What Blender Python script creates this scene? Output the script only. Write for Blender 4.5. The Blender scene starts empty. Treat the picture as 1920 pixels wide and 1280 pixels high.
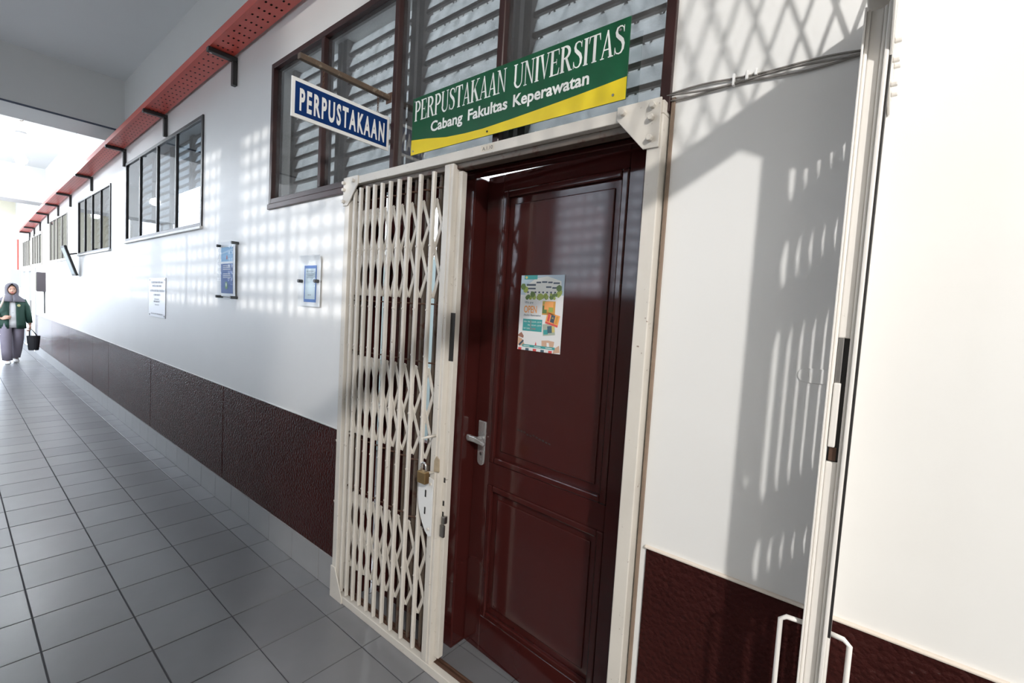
import bpy, bmesh, math, random
from mathutils import Vector, Matrix
random.seed(7)
PI = math.pi
S = bpy.context.scene
COL = S.collection

# ------------------------------------------------------------------ camera
YAW, PITCH, ROLL, FPX = 0.6810, -0.0620, 0.0590, 864.1
CAM = Vector((2.556, -1.262, 1.489))
cy, sy, cp, sp, cr, sr = math.cos(YAW), math.sin(YAW), math.cos(PITCH), math.sin(PITCH), math.cos(ROLL), math.sin(ROLL)
fwd = Vector((-sy*cp, cy*cp, sp)); rgt = Vector((cy, sy, 0)); upv = rgt.cross(fwd)
r2 = cr*rgt + sr*upv; u2 = -sr*rgt + cr*upv
cd = bpy.data.cameras.new('camera'); cam = bpy.data.objects.new('camera', cd); COL.objects.link(cam)
cd.sensor_width = 36; cd.lens = FPX/1920*36; cd.clip_start = 0.02; cd.clip_end = 300
cam.matrix_world = Matrix(((r2.x, u2.x, -fwd.x, CAM.x), (r2.y, u2.y, -fwd.y, CAM.y), (r2.z, u2.z, -fwd.z, CAM.z), (0, 0, 0, 1)))
S.camera = cam

# ------------------------------------------------------------------ world, sun, lamps, exposure
w = bpy.data.worlds.new('sky'); S.world = w; w.use_nodes = True
bg = w.node_tree.nodes['Background']
bg.inputs[0].default_value = (0.78, 0.87, 1.0, 1); bg.inputs[1].default_value = 56.0

def light(name, kind, loc, energy, color=(1, 1, 1), aim=None, **kw):
    d = bpy.data.lights.new(name, kind); d.energy = energy; d.color = color
    for k, v in kw.items(): setattr(d, k, v)
    o = bpy.data.objects.new(name, d); COL.objects.link(o); o.location = loc
    if aim is not None:
        o.rotation_euler = (Vector(aim) - Vector(loc)).to_track_quat('-Z', 'Y').to_euler()
    return o
light('sun', 'SUN', (4, -10, 6), 13.0, (1.0, 0.97, 0.93), aim=(4-0.22*10, 0, 6-1.7), angle=math.radians(1.8))
light('lobby_lamp', 'POINT', (5.55, -3.4, 3.85), 5600, (1.0, 0.97, 0.93), shadow_soft_size=0.085)
for i, x in enumerate((0.6, -2.4)):
    light('library_ceiling_light', 'AREA', (x, 1.9, 3.6), 1500, (0.94, 0.97, 1.0), aim=(x, 1.9, 0), shape='RECTANGLE', size=2.2, size_y=1.6)
S.view_settings.view_transform = 'Standard'; S.view_settings.look = 'None'
S.view_settings.exposure = -2.65; S.view_settings.gamma = 1.0
S.view_settings.use_curve_mapping = False

# ------------------------------------------------------------------ materials
MAT = {}
def mat(name, col, rough=0.5, metal=0.0, spec=0.5, bump=0.0, bscale=40.0, var=0.0, vscale=6.0, coat=0.0, emit=None, ior=1.5, stain=None, bdist=0.002):
    if name in MAT: return MAT[name]
    m = bpy.data.materials.new(name); m.use_nodes = True; nt = m.node_tree; b = nt.nodes['Principled BSDF']
    b.inputs['Base Color'].default_value = (*col, 1); b.inputs['Roughness'].default_value = rough
    b.inputs['Metallic'].default_value = metal; b.inputs['Specular IOR Level'].default_value = spec
    b.inputs['IOR'].default_value = ior
    if coat: b.inputs['Coat Weight'].default_value = coat; b.inputs['Coat Roughness'].default_value = 0.06
    if emit: b.inputs['Emission Color'].default_value = (*emit[0], 1); b.inputs['Emission Strength'].default_value = emit[1]
    if bump or var or stain:
        tc = nt.nodes.new('ShaderNodeTexCoord')
    if bump:
        n = nt.nodes.new('ShaderNodeTexNoise'); n.inputs['Scale'].default_value = bscale; n.inputs['Detail'].default_value = 5
        bp = nt.nodes.new('ShaderNodeBump'); bp.inputs['Strength'].default_value = bump; bp.inputs['Distance'].default_value = bdist
        nt.links.new(tc.outputs['Object'], n.inputs['Vector']); nt.links.new(n.outputs['Fac'], bp.inputs['Height'])
        nt.links.new(bp.outputs['Normal'], b.inputs['Normal'])
    src = None
    if var:
        n2 = nt.nodes.new('ShaderNodeTexNoise'); n2.inputs['Scale'].default_value = vscale; n2.inputs['Detail'].default_value = 6
        nt.links.new(tc.outputs['Object'], n2.inputs['Vector'])
        mx = nt.nodes.new('ShaderNodeMix'); mx.data_type = 'RGBA'
        mx.inputs[6].default_value = (*[max(0, c*(1-var)) for c in col], 1)
        mx.inputs[7].default_value = (*[min(1, c*(1+var)) for c in col], 1)
        nt.links.new(n2.outputs['Fac'], mx.inputs[0]); src = mx.outputs[2]
    if stain:                                   # worn patches with a shape of their own
        scol, ssc, thr = stain
        n3 = nt.nodes.new('ShaderNodeTexNoise'); n3.inputs['Scale'].default_value = ssc; n3.inputs['Detail'].default_value = 8
        n3.inputs['Roughness'].default_value = 0.7
        nt.links.new(tc.outputs['Object'], n3.inputs['Vector'])
        rp = nt.nodes.new('ShaderNodeValToRGB'); rp.color_ramp.elements[0].position = thr; rp.color_ramp.elements[1].position = thr+0.06
        nt.links.new(n3.outputs['Fac'], rp.inputs[0])
        mx = nt.nodes.new('ShaderNodeMix'); mx.data_type = 'RGBA'; nt.links.new(rp.outputs[0], mx.inputs[0])
        if src: nt.links.new(src, mx.inputs[6])
        else: mx.inputs[6].default_value = (*col, 1)
        mx.inputs[7].default_value = (*scol, 1); src = mx.outputs[2]
    if src: nt.links.new(src, b.inputs['Base Color'])
    MAT[name] = m; return m

def glass_mat(name, tint, ior=1.6, rough=0.02, haze=0.0):
    """thin pane: fresnel mix of a mirror coat and see-through, with a little dust"""
    if name in MAT: return MAT[name]
    m = bpy.data.materials.new(name); m.use_nodes = True; nt = m.node_tree; nt.nodes.clear()
    out = nt.nodes.new('ShaderNodeOutputMaterial'); tr = nt.nodes.new('ShaderNodeBsdfTransparent'); tr.inputs[0].default_value = (*tint, 1)
    gl = nt.nodes.new('ShaderNodeBsdfGlossy'); gl.inputs['Roughness'].default_value = rough
    fr = nt.nodes.new('ShaderNodeFresnel'); fr.inputs[0].default_value = ior
    mx = nt.nodes.new('ShaderNodeMixShader')
    ge = nt.nodes.new('ShaderNodeNewGeometry'); iv = nt.nodes.new('ShaderNodeMath'); iv.operation = 'SUBTRACT'; iv.inputs[0].default_value = 1.0; nt.links.new(ge.outputs['Backfacing'], iv.inputs[1])
    ml = nt.nodes.new('ShaderNodeMath'); ml.operation = 'MULTIPLY'; nt.links.new(fr.outputs[0], ml.inputs[0]); nt.links.new(iv.outputs[0], ml.inputs[1]); nt.links.new(ml.outputs[0], mx.inputs[0])
    base = tr.outputs[0]
    if haze:
        df = nt.nodes.new('ShaderNodeBsdfDiffuse'); df.inputs[0].default_value = (0.55, 0.55, 0.55, 1)
        tc = nt.nodes.new('ShaderNodeTexCoord'); n = nt.nodes.new('ShaderNodeTexNoise'); n.inputs['Scale'].default_value = 9; n.inputs['Detail'].default_value = 8
        nt.links.new(tc.outputs['Object'], n.inputs['Vector'])
        mp = nt.nodes.new('ShaderNodeMapRange'); mp.inputs[1].default_value = 0.3; mp.inputs[2].default_value = 0.8; mp.inputs[4].default_value = haze*2
        nt.links.new(n.outputs['Fac'], mp.inputs[0])
        m2 = nt.nodes.new('ShaderNodeMixShader'); nt.links.new(mp.outputs[0], m2.inputs[0]); nt.links.new(base, m2.inputs[1]); nt.links.new(df.outputs[0], m2.inputs[2]); base = m2.outputs[0]
    nt.links.new(base, mx.inputs[1]); nt.links.new(gl.outputs[0], mx.inputs[2]); nt.links.new(mx.outputs[0], out.inputs[0])
    MAT[name] = m; return m

def frosted_mat():
    m = bpy.data.materials.new('frosted_blade'); m.use_nodes = True; nt = m.node_tree; nt.nodes.clear()
    out = nt.nodes.new('ShaderNodeOutputMaterial'); tl = nt.nodes.new('ShaderNodeBsdfTranslucent'); tr = nt.nodes.new('ShaderNodeBsdfTransparent'); df = nt.nodes.new('ShaderNodeBsdfDiffuse')
    tc = nt.nodes.new('ShaderNodeTexCoord'); n = nt.nodes.new('ShaderNodeTexNoise'); n.inputs['Scale'].default_value = 14; n.inputs['Detail'].default_value = 8
    nt.links.new(tc.outputs['Object'], n.inputs['Vector'])
    rp = nt.nodes.new('ShaderNodeValToRGB'); rp.color_ramp.elements[0].position = 0.3; rp.color_ramp.elements[1].position = 0.75
    rp.color_ramp.elements[0].color = (0.55, 0.58, 0.60, 1); rp.color_ramp.elements[1].color = (0.95, 0.97, 1, 1)
    nt.links.new(n.outputs['Fac'], rp.inputs[0]); nt.links.new(rp.outputs[0], tl.inputs[0]); df.inputs[0].default_value = (0.6, 0.62, 0.63, 1)
    a = nt.nodes.new('ShaderNodeMixShader'); a.inputs[0].default_value = 0.35; nt.links.new(tl.outputs[0], a.inputs[1]); nt.links.new(tr.outputs[0], a.inputs[2])
    b = nt.nodes.new('ShaderNodeMixShader'); b.inputs[0].default_value = 0.12; nt.links.new(a.outputs[0], b.inputs[1]); nt.links.new(df.outputs[0], b.inputs[2])
    nt.links.new(b.outputs[0], out.inputs[0]); return m

def dado_mat():
    """dark brown splatter-dash render under gloss paint"""
    m = bpy.data.materials.new('dado_paint'); m.use_nodes = True; nt = m.node_tree; b = nt.nodes['Principled BSDF']
    tc = nt.nodes.new('ShaderNodeTexCoord')
    n = nt.nodes.new('ShaderNodeTexNoise'); n.inputs['Scale'].default_value = 95; n.inputs['Detail'].default_value = 3; n.inputs['Roughness'].default_value = 0.55
    v = nt.nodes.new('ShaderNodeTexVoronoi'); v.inputs['Scale'].default_value = 70
    nt.links.new(tc.outputs['Object'], n.inputs['Vector']); nt.links.new(tc.outputs['Object'], v.inputs['Vector'])
    ad = nt.nodes.new('ShaderNodeMath'); ad.operation = 'SUBTRACT'; nt.links.new(n.outputs['Fac'], ad.inputs[0]); nt.links.new(v.outputs['Distance'], ad.inputs[1])
    bp = nt.nodes.new('ShaderNodeBump'); bp.inputs['Strength'].default_value = 0.9; bp.inputs['Distance'].default_value = 0.006
    nt.links.new(ad.outputs[0], bp.inputs['Height']); nt.links.new(bp.outputs['Normal'], b.inputs['Normal'])
    n2 = nt.nodes.new('ShaderNodeTexNoise'); n2.inputs['Scale'].default_value = 3; n2.inputs['Detail'].default_value = 6
    nt.links.new(tc.outputs['Object'], n2.inputs['Vector'])
    mx = nt.nodes.new('ShaderNodeMix'); mx.data_type = 'RGBA'; mx.inputs[6].default_value = (0.022, 0.0060, 0.0052, 1); mx.inputs[7].default_value = (0.042, 0.0115, 0.0100, 1)
    nt.links.new(n2.outputs['Fac'], mx.inputs[0]); nt.links.new(mx.outputs[2], b.inputs['Base Color'])
    b.inputs['Roughness'].default_value = 0.26; b.inputs['Specular IOR Level'].default_value = 0.035
    return m

M_wall = mat('wall_paint', (0.80, 0.795, 0.78), 0.45, bump=0.12, bscale=60, var=0.03, vscale=2.2)
M_ceil = mat('ceiling_paint', (0.82, 0.825, 0.83), 0.8, bump=0.08, bscale=50, var=0.03, vscale=1.5)
M_beam = mat('beam_paint', (0.76, 0.76, 0.75), 0.8, bump=0.08, bscale=50, var=0.03, vscale=1.5)
M_cream = mat('cream_paint', (0.80, 0.76, 0.62), 0.6)
M_tile = mat('floor_tile', (0.175, 0.175, 0.185), 0.31, spec=0.7, var=0.10, vscale=9, bump=0.05, bscale=120)
M_tile2 = mat('floor_tile_dull', (0.16, 0.16, 0.17), 0.34, spec=0.7, var=0.10, vscale=9, bump=0.05, bscale=120)
M_grout = mat('grout', (0.05, 0.05, 0.055), 0.8)
M_skirt = mat('skirting_tile', (0.30, 0.30, 0.30), 0.32, var=0.08, vscale=8)
M_dado = dado_mat()
M_lip = mat('cream_lip_paint', (0.74, 0.66, 0.58), 0.5)
M_brown = mat('brown_gloss_paint', (0.042, 0.0085, 0.0075), 0.09, spec=0.4, bump=0.05, bscale=26, var=0.15, vscale=5)
M_frame = mat('brown_frame_paint', (0.030, 0.011, 0.010), 0.35, spec=0.3, bump=0.1, bscale=50, var=0.2, vscale=8)
M_black = mat('black_frame_paint', (0.014, 0.011, 0.012), 0.4)
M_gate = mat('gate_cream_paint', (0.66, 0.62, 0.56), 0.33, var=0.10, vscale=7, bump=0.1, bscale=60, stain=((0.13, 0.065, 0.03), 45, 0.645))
M_gate2 = mat('gate_white_paint', (0.82, 0.79, 0.75), 0.38, var=0.04, vscale=7, bump=0.1, bscale=60, stain=((0.20, 0.16, 0.12), 30, 0.72))
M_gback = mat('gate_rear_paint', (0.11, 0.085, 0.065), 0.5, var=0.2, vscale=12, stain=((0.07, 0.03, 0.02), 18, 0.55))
M_rust = mat('rusty_rail', (0.075, 0.035, 0.02), 0.7, bump=0.4, bscale=60, var=0.4, vscale=20)
M_rustbar = mat('rusty_bar', (0.09, 0.06, 0.04), 0.75, bump=0.6, bscale=70, var=0.5, vscale=30, stain=((0.20, 0.16, 0.115), 40, 0.56))
M_chrome = mat('chrome', (0.66, 0.66, 0.66), 0.25, metal=0.75)
M_steel = mat('dull_steel', (0.35, 0.34, 0.33), 0.38, metal=1)
M_brass = mat('brass', (0.36, 0.24, 0.11), 0.35, metal=0.8)
M_darkm = mat('dark_metal', (0.010, 0.009, 0.009), 0.5)
M_red = mat('red_tray_paint', (0.36, 0.045, 0.030), 0.38, var=0.15, vscale=4, stain=((0.36, 0.12, 0.08), 10, 0.7))
M_cable = mat('grey_cable', (0.20, 0.185, 0.17), 0.6)
M_bcable = mat('black_cable', (0.012, 0.012, 0.012), 0.6)
M_white = mat('white_print', (0.86, 0.86, 0.85), 0.4)
M_blue = mat('sign_blue', (0.0, 0.022, 0.115), 0.4, spec=0.15)
M_green = mat('sign_green', (0.003, 0.068, 0.026), 0.35, spec=0.35, var=0.35, vscale=3)
M_yellow = mat('sign_yellow', (0.72, 0.55, 0.012), 0.3)
M_ltext = mat('lettering_white', (0.88, 0.88, 0.86), 0.4)
M_glass = glass_mat('window_glass', (0.64, 0.65, 0.65), ior=2.4, haze=0.05)
M_glass2 = glass_mat('film_coated_glass', (0.55, 0.60, 0.64), ior=3.4)
M_clear = glass_mat('clear_acrylic', (0.95, 0.96, 0.97), ior=1.07)
M_frost = frosted_mat()
M_slat = mat('louvre_slat', (0.085, 0.070, 0.062), 0.5)
M_lat = mat('lattice_metal', (0.16, 0.16, 0.16), 0.5)

# ------------------------------------------------------------------ mesh helpers
class MB:
    def __init__(s): s.v = []; s.f = []; s.m = []
    def add(s, vs, fs, mi=0):
        o = len(s.v); s.v += [tuple(p) for p in vs]; s.f += [tuple(i+o for i in f) for f in fs]; s.m += [mi]*len(fs); return s
    def box(s, x0, x1, y0, y1, z0, z1, mp=None, mi=0):
        x0, x1 = min(x0, x1), max(x0, x1); y0, y1 = min(y0, y1), max(y0, y1)
        vs = [(x, y, z) for z in (z0, z1) for y in (y0, y1) for x in (x0, x1)]
        if mp: vs = [mp(*p) for p in vs]
        return s.add(vs, [(0, 2, 3, 1), (4, 5, 7, 6), (0, 1, 5, 4), (2, 6, 7, 3), (0, 4, 6, 2), (1, 3, 7, 5)], mi)
    def prism(s, pts, mp, d0, d1, mi=0):
        """2-D outline pts pushed from depth d0 to d1 through mp(a, b, depth)"""
        n = len(pts); vs = [mp(a, b, d0) for a, b in pts] + [mp(a, b, d1) for a, b in pts]
        fs = [tuple(range(n))[::-1], tuple(range(n, 2*n))] + [(i, (i+1) % n, n+(i+1) % n, n+i) for i in range(n)]
        return s.add(vs, fs, mi)
    def flat(s, pts, mp, d, mi=0):
        return s.add([mp(a, b, d) for a, b in pts], [tuple(range(len(pts)))], mi)
    def tube(s, path, r, n=8, mi=0, close=False, flatten=None):
        path = [Vector(p) for p in path]; rs = r if isinstance(r, (list, tuple)) else [r]*len(path)
        rings = []; prev = None; L = len(path)
        for i, p in enumerate(path):
            a = path[(i-1) % L] if (close or i > 0) else p; b = path[(i+1) % L] if (close or i < L-1) else p
            t = (b-a).normalized()
            if prev is None: u = t.cross(Vector((0, 0, 1)) if abs(t.z) < .9 else Vector((1, 0, 0))).normalized()
            else: u = (prev - t*prev.dot(t)).normalized()
            prev = u; vv = t.cross(u)
            rings.append([p + (u*math.cos(2*PI*k/n) + vv*math.sin(2*PI*k/n))*rs[i] for k in range(n)])
        vs = [q for rg in rings for q in rg]; fs = []
        for i in range(L if close else L-1):
            j = (i+1) % L
            fs += [(i*n+k, i*n+(k+1) % n, j*n+(k+1) % n, j*n+k) for k in range(n)]
        if not close: fs += [tuple(range(n))[::-1], tuple((L-1)*n+k for k in range(n))]
        return s.add(vs, fs, mi)
    def cyl(s, a, b, r, n=12, mi=0): return s.tube([a, b], r, n, mi)
    def loft(s, rings, cap=True, closed=True, mi=0):
        n = len(rings[0]); vs = [p for r in rings for p in r]; fs = []
        for i in range(len(rings)-1):
            for k in range(n if closed else n-1):
                fs.append((i*n+k, i*n+(k+1) % n, (i+1)*n+(k+1) % n, (i+1)*n+k))
        if cap and closed: fs += [tuple(range(n))[::-1], tuple((len(rings)-1)*n+k for k in range(n))]
        return s.add(vs, fs, mi)
    def ball(s, c, rx, ry, rz, n=12, mi=0):
        c = Vector(c); rings = []
        for i in range(1, n//2+2):
            a = -PI/2 + PI*(i-0.5)/(n//2+1)
            rings.append([c + Vector((rx*math.cos(a)*math.cos(2*PI*k/n), ry*math.cos(a)*math.sin(2*PI*k/n), rz*math.sin(a))) for k in range(n)])
        return s.loft(rings, mi=mi)
    def build(s, name, mats, parent=None, smooth=False, bevel=0.0, kind=None, label=None, seg=2):
        off = Vector((0, 0, 0)); p = parent
        while p is not None: off += p.location; p = p.parent
        me = bpy.data.meshes.new(name); me.from_pydata([tuple(Vector(q)-off) for q in s.v], [], s.f)
        mats = mats if isinstance(mats, (list, tuple)) else [mats]
        for m in mats: me.materials.append(m)
        if len(mats) > 1:
            for pl, i in zip(me.polygons, s.m): pl.material_index = i
        bm = bmesh.new(); bm.from_mesh(me)
        if not s.flatonly: bmesh.ops.recalc_face_normals(bm, faces=bm.faces)
        bm.to_mesh(me); bm.free()
        if smooth:
            for pl in me.polygons: pl.use_smooth = True
        o = bpy.data.objects.new(name, me); COL.objects.link(o)
        if parent is not None: o.parent = parent
        if bevel:
            b = o.modifiers.new('bevel', 'BEVEL'); b.width = bevel; b.segments = seg; b.limit_method = 'ANGLE'; b.angle_limit = 0.6
        if kind: o['kind'] = kind
        if label: o['label'] = label
        return o
    flatonly = False
def tag(o, label, cat, group=None):
    o['label'] = label; o['category'] = cat
    if group: o['group'] = group
    return o
def thing(name, label, cat, loc=(0, 0, 0), group=None):
    o = bpy.data.objects.new(name, None); COL.objects.link(o); o.location = loc; o.empty_display_size = 0.05
    return tag(o, label, cat, group)
def struct_empty(name, loc=(0, 0, 0)):
    o = bpy.data.objects.new(name, None); COL.objects.link(o); o.location = loc; o['kind'] = 'structure'; o.empty_display_size = 0.05
    return o
def B(*a, **k): return MB().box(*a, **k)
def piece(name, me, loc, parent):
    """another object on shared mesh data; loc in world"""
    o = bpy.data.objects.new(name, me); COL.objects.link(o); o.parent = parent
    off = Vector((0, 0, 0)); p = parent
    while p is not None: off += p.location; p = p.parent
    o.location = Vector(loc)-off; return o
def boxmesh(name, sx, sy, sz, m, bev=0.0):
    """box with its origin at the low corner; optional top chamfer"""
    me = bpy.data.meshes.new(name); b = MB()
    if bev:
        e = bev
        b.add([(0, 0, 0), (sx, 0, 0), (sx, sy, 0), (0, sy, 0), (0, 0, sz-e), (sx, 0, sz-e), (sx, sy, sz-e), (0, sy, sz-e), (e, e, sz), (sx-e, e, sz), (sx-e, sy-e, sz), (e, sy-e, sz)],
              [(3, 2, 1, 0), (0, 1, 5, 4), (1, 2, 6, 5), (2, 3, 7, 6), (3, 0, 4, 7), (4, 5, 9, 8), (5, 6, 10, 9), (6, 7, 11, 10), (7, 4, 8, 11), (8, 9, 10, 11)])
    else: b.box(0, sx, 0, sy, 0, sz)
    me.from_pydata(b.v, [], b.f); me.materials.append(m); return me
def text2d(body, size=1.0, bold=0.0, sx=1.0, shear=0.0, spacing=1.0):
    """outline of a line of sans lettering: (verts2d, faces, width), baseline 0, left 0"""
    cu = bpy.data.curves.new('txt', 'FONT'); cu.body = body; cu.size = size; cu.offset = bold; cu.shear = shear; cu.space_character = spacing; cu.resolution_u = 3
    ob = bpy.data.objects.new('txt', cu); COL.objects.link(ob)
    dg = bpy.context.evaluated_depsgraph_get(); me = bpy.data.meshes.new_from_object(ob.evaluated_get(dg))
    vs = [(v.co.x*sx, v.co.y) for v in me.vertices]; fs = [tuple(p.vertices) for p in me.polygons]
    bpy.data.objects.remove(ob); bpy.data.curves.remove(cu); bpy.data.meshes.remove(me)
    x0 = min(v[0] for v in vs); x1 = max(v[0] for v in vs)
    return [(v[0]-x0, v[1]) for v in vs], fs, x1-x0
def put_text(mb, body, mp, a, b, d, width=None, cap=0.1, bold=0.0, mi=0, shear=0.0, spacing=1.0):
    """lettering of cap height cap, left end a, baseline b, squeezed to width"""
    size = cap/0.729
    vs, fs, wd = text2d(body, size, bold*size, 1.0, shear, spacing)
    k = (width/wd) if width else 1.0
    mb.add([mp(a+x*k, b+y, d) for x, y in vs], fs, mi); return wd*k

# serif capitals, unit height
def serif_glyph(ch):
    P = []; W = 0.62
    def q(*p): P.append(list(p))
    def r(x0, y0, x1, y1): q((x0, y0), (x1, y0), (x1, y1), (x0, y1))
    def rib(pts, ws):
        for i in range(len(pts)-1):
            (x0, y0), (x1, y1) = pts[i], pts[i+1]
            def nrm(j):
                a = pts[max(0, j-1)]; b = pts[min(len(pts)-1, j+1)]; dx, dy = b[0]-a[0], b[1]-a[1]; l = math.hypot(dx, dy) or 1
                return -dy/l*ws[j]/2, dx/l*ws[j]/2
            n0 = nrm(i); n1 = nrm(i+1)
            q((x0+n0[0], y0+n0[1]), (x0-n0[0], y0-n0[1]), (x1-n1[0], y1-n1[1]), (x1+n1[0], y1+n1[1]))
    def stem(x, t=0.15, a=0.0, b=1.0, sf=(1, 1), e=0.055):
        r(x, a, x+t, b)
        if sf[0]: r(x-e, a, x+t+e, a+0.04)
        if sf[1]: r(x-e, b-0.04, x+t+e, b)
    def bowl(x, y0, y1, rx, th=0.15):
        yc = (y0+y1)/2; ry = (y1-y0)/2-0.022; pts = [(x, y1-0.022)]; ws = [0.045]
        for k in range(11):
            a = PI/2 - PI*k/10; pts.append((x+0.08+(rx-0.08)*math.cos(a), yc+ry*math.sin(a))); ws.append(0.055+(th-0.055)*abs(math.cos(a)))
        pts.append((x, y0+0.022)); ws.append(0.045); rib(pts, ws)
    if ch == 'P': stem(0.06); bowl(0.15, 0.46, 1.0, 0.36); W = 0.60
    elif ch == 'R': stem(0.06); bowl(0.15, 0.50, 1.0, 0.36); q((0.27, 0.52), (0.40, 0.52), (0.66, 0.0), (0.51, 0.0)); r(0.50, 0, 0.71, 0.04); W = 0.70
    elif ch == 'E':
        stem(0.06, sf=(0, 0)); r(0.005, 0, 0.54, 0.045); r(0.005, 0.955, 0.52, 1); r(0.18, 0.49, 0.40, 0.53)
        q((0.48, 0.955), (0.52, 0.76), (0.545, 0.76), (0.53, 1)); q((0.48, 0.045), (0.55, 0.26), (0.575, 0.26), (0.55, 0)); r(0.385, 0.40, 0.41, 0.62); W = 0.60
    elif ch == 'U':
        r(0.07, 0.28, 0.195, 1); r(0.54, 0.28, 0.595, 1); r(0.01, 0.96, 0.26, 1); r(0.46, 0.96, 0.67, 1)
        pts = []; ws = []
        for k in range(13):
            a = PI + PI*k/12; pts.append((0.345+0.225*math.cos(a)-(0.01 if k < 3 else 0), 0.30+0.265*math.sin(a))); ws.append(0.125-0.07*min(1, k/9))
        rib(pts, ws); W = 0.68
    elif ch == 'S':
        pts = [(0.47, 0.76), (0.44, 0.90), (0.36, 0.965), (0.26, 0.975), (0.15, 0.93), (0.11, 0.80), (0.15, 0.68), (0.27, 0.58), (0.40, 0.47), (0.465, 0.33), (0.45, 0.16), (0.37, 0.05), (0.26, 0.025), (0.14, 0.06), (0.085, 0.15), (0.06, 0.28)]
        ws = [0.03, 0.04, 0.05, 0.055, 0.09, 0.12, 0.14, 0.15, 0.15, 0.135, 0.11, 0.07, 0.05, 0.045, 0.04, 0.03]; rib(pts, ws); r(0.455, 0.74, 0.485, 0.98); r(0.045, 0.02, 0.075, 0.28); W = 0.55
    elif ch == 'T':
        stem(0.245, sf=(1, 0)); r(0.02, 0.955, 0.60, 1); q((0.02, 1), (0.0, 0.74), (0.025, 0.74), (0.09, 0.96)); q((0.60, 1), (0.62, 0.74), (0.595, 0.74), (0.53, 0.96)); W = 0.62
    elif ch == 'A':
        q((0.06, 0), (0.11, 0), (0.345, 0.90), (0.31, 1)); q((0.46, 0), (0.60, 0), (0.37, 1), (0.30, 1)); r(0.16, 0.29, 0.50, 0.335); r(0.0, 0, 0.20, 0.04); r(0.40, 0, 0.66, 0.04); W = 0.65
    elif ch == 'K':
        stem(0.06); q((0.18, 0.38), (0.20, 0.46), (0.54, 0.98), (0.59, 0.98)); q((0.27, 0.50), (0.36, 0.63), (0.66, 0.0), (0.51, 0.0)); r(0.46, 0.96, 0.68, 1); r(0.45, 0, 0.71, 0.04); W = 0.70
    elif ch == 'N':
        r(0.09, 0, 0.14, 1); r(0.55, 0, 0.60, 1); q((0.06, 1), (0.20, 1), (0.60, 0.0), (0.54, 0.0)); r(0.0, 0.96, 0.16, 1); r(0.01, 0, 0.22, 0.04); r(0.47, 0.96, 0.68, 1); W = 0.68
    elif ch == 'I': stem(0.08); W = 0.28
    elif ch == 'V':
        q((0.05, 1), (0.20, 1), (0.37, 0.12), (0.33, 0.0)); q((0.52, 1), (0.57, 1), (0.355, 0.0), (0.32, 0.0)); r(0.0, 0.96, 0.25, 1); r(0.44, 0.96, 0.64, 1); W = 0.63
    return P, W
def put_serif(mb, body, mp, a, b, d, width, cap, mi=0):
    gl = [serif_glyph(c) if c != ' ' else ([], 0.30) for c in body]; tot = sum(g[1]+0.015 for g in gl); k = width/tot; x = a; e = 0
    for P, W in gl:
        for poly in P:
            e += 1; mb.flat([(x+px*k, b+py*cap) for px, py in poly], mp, d - e*0.000002, mi)
        x += (W+0.015)*k

# ================================================================== SETTING
TOP = 3.75
XL, XR = -16.5, 6.5
YO = -1.95                                 # far side of the corridor
DOOR = (0.50, 2.045, 0.0, 2.06)
BIG = (-0.43, 2.045, 2.06, 2.885)
WINS = [(-3.985, -1.605, 2.015, 2.855), (-6.84, -4.73, 1.97, 2.745), (-9.80, -7.84, 1.935, 2.69), (-12.62, -10.92, 1.895, 2.585), (-14.60, -12.90, 1.88, 2.57)]
DOOR2 = (-14.45, -11.95, 0.0, 1.86)
def wall_with_holes(name, x0, x1, z0, z1, y0, y1, holes, m):
    mb = MB(); xs = sorted({x0, x1, *[h[0] for h in holes], *[h[1] for h in holes]})
    for a, b in zip(xs, xs[1:]):
        hs = sorted([(h[2], h[3]) for h in holes if h[0] <= a+1e-6 and h[1] >= b-1e-6]); z = z0
        for c, d in hs:
            if c > z+1e-6: mb.box(a, b, y0, y1, z, c)
            z = max(z, d)
        if z < z1: mb.box(a, b, y0, y1, z, z1)
    o = mb.build(name, m); o['kind'] = 'structure'; return o
wall = wall_with_holes('wall_front', XL, XR, 0, TOP, 0.0, 0.16, [DOOR, BIG, *WINS, DOOR2], M_wall)

# dado: rough brown panels with recessed joints, cream lip along the top edge on the yard side
edges = [(0.46, -1.10), (-1.10, -2.96), (-2.96, -4.80), (-4.80, -5.76), (-5.76, -7.65), (-7.65, -9.55), (-9.55, -11.88)]
for a, b in edges:
    B(b+0.004, a-0.004, -0.006, 0.002, 0.165, 0.842).build('dado_panel', M_dado, wall, bevel=0.002, seg=1)
B(2.075, XR, -0.006, 0.002, 0.0, 0.842).build('dado_panel', M_dado, wall, bevel=0.002, seg=1)
lip = B(2.07, XR, -0.010, 0.002, 0.842, 0.850).build('trim_1', M_lip, None, bevel=0.003); lip['kind'] = 'structure'
lip2 = B(-11.9, 0.46, -0.008, 0.002, 0.842, 0.848).build('trim_2', M_wall, None, bevel=0.002); lip2['kind'] = 'structure'

# skirting tiles
base = struct_empty('baseboard_front', (0, 0, 0))
me_s = boxmesh('skirting_tile', 0.296, 0.014, 0.168, M_skirt); k = 0
x = 0.30
while x > -11.9:
    piece('skirting_tile', me_s, (x-0.298+0.0, -0.014, 0.0), base); x -= 0.30
B(0.304, 0.50, -0.014, 0, 0, 0.168).build('skirting_tile', M_skirt, base)
B(2.07, 3.0, -0.008, -0.006, 0, 0.02).build('skirting_tile', M_skirt, base)

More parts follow.
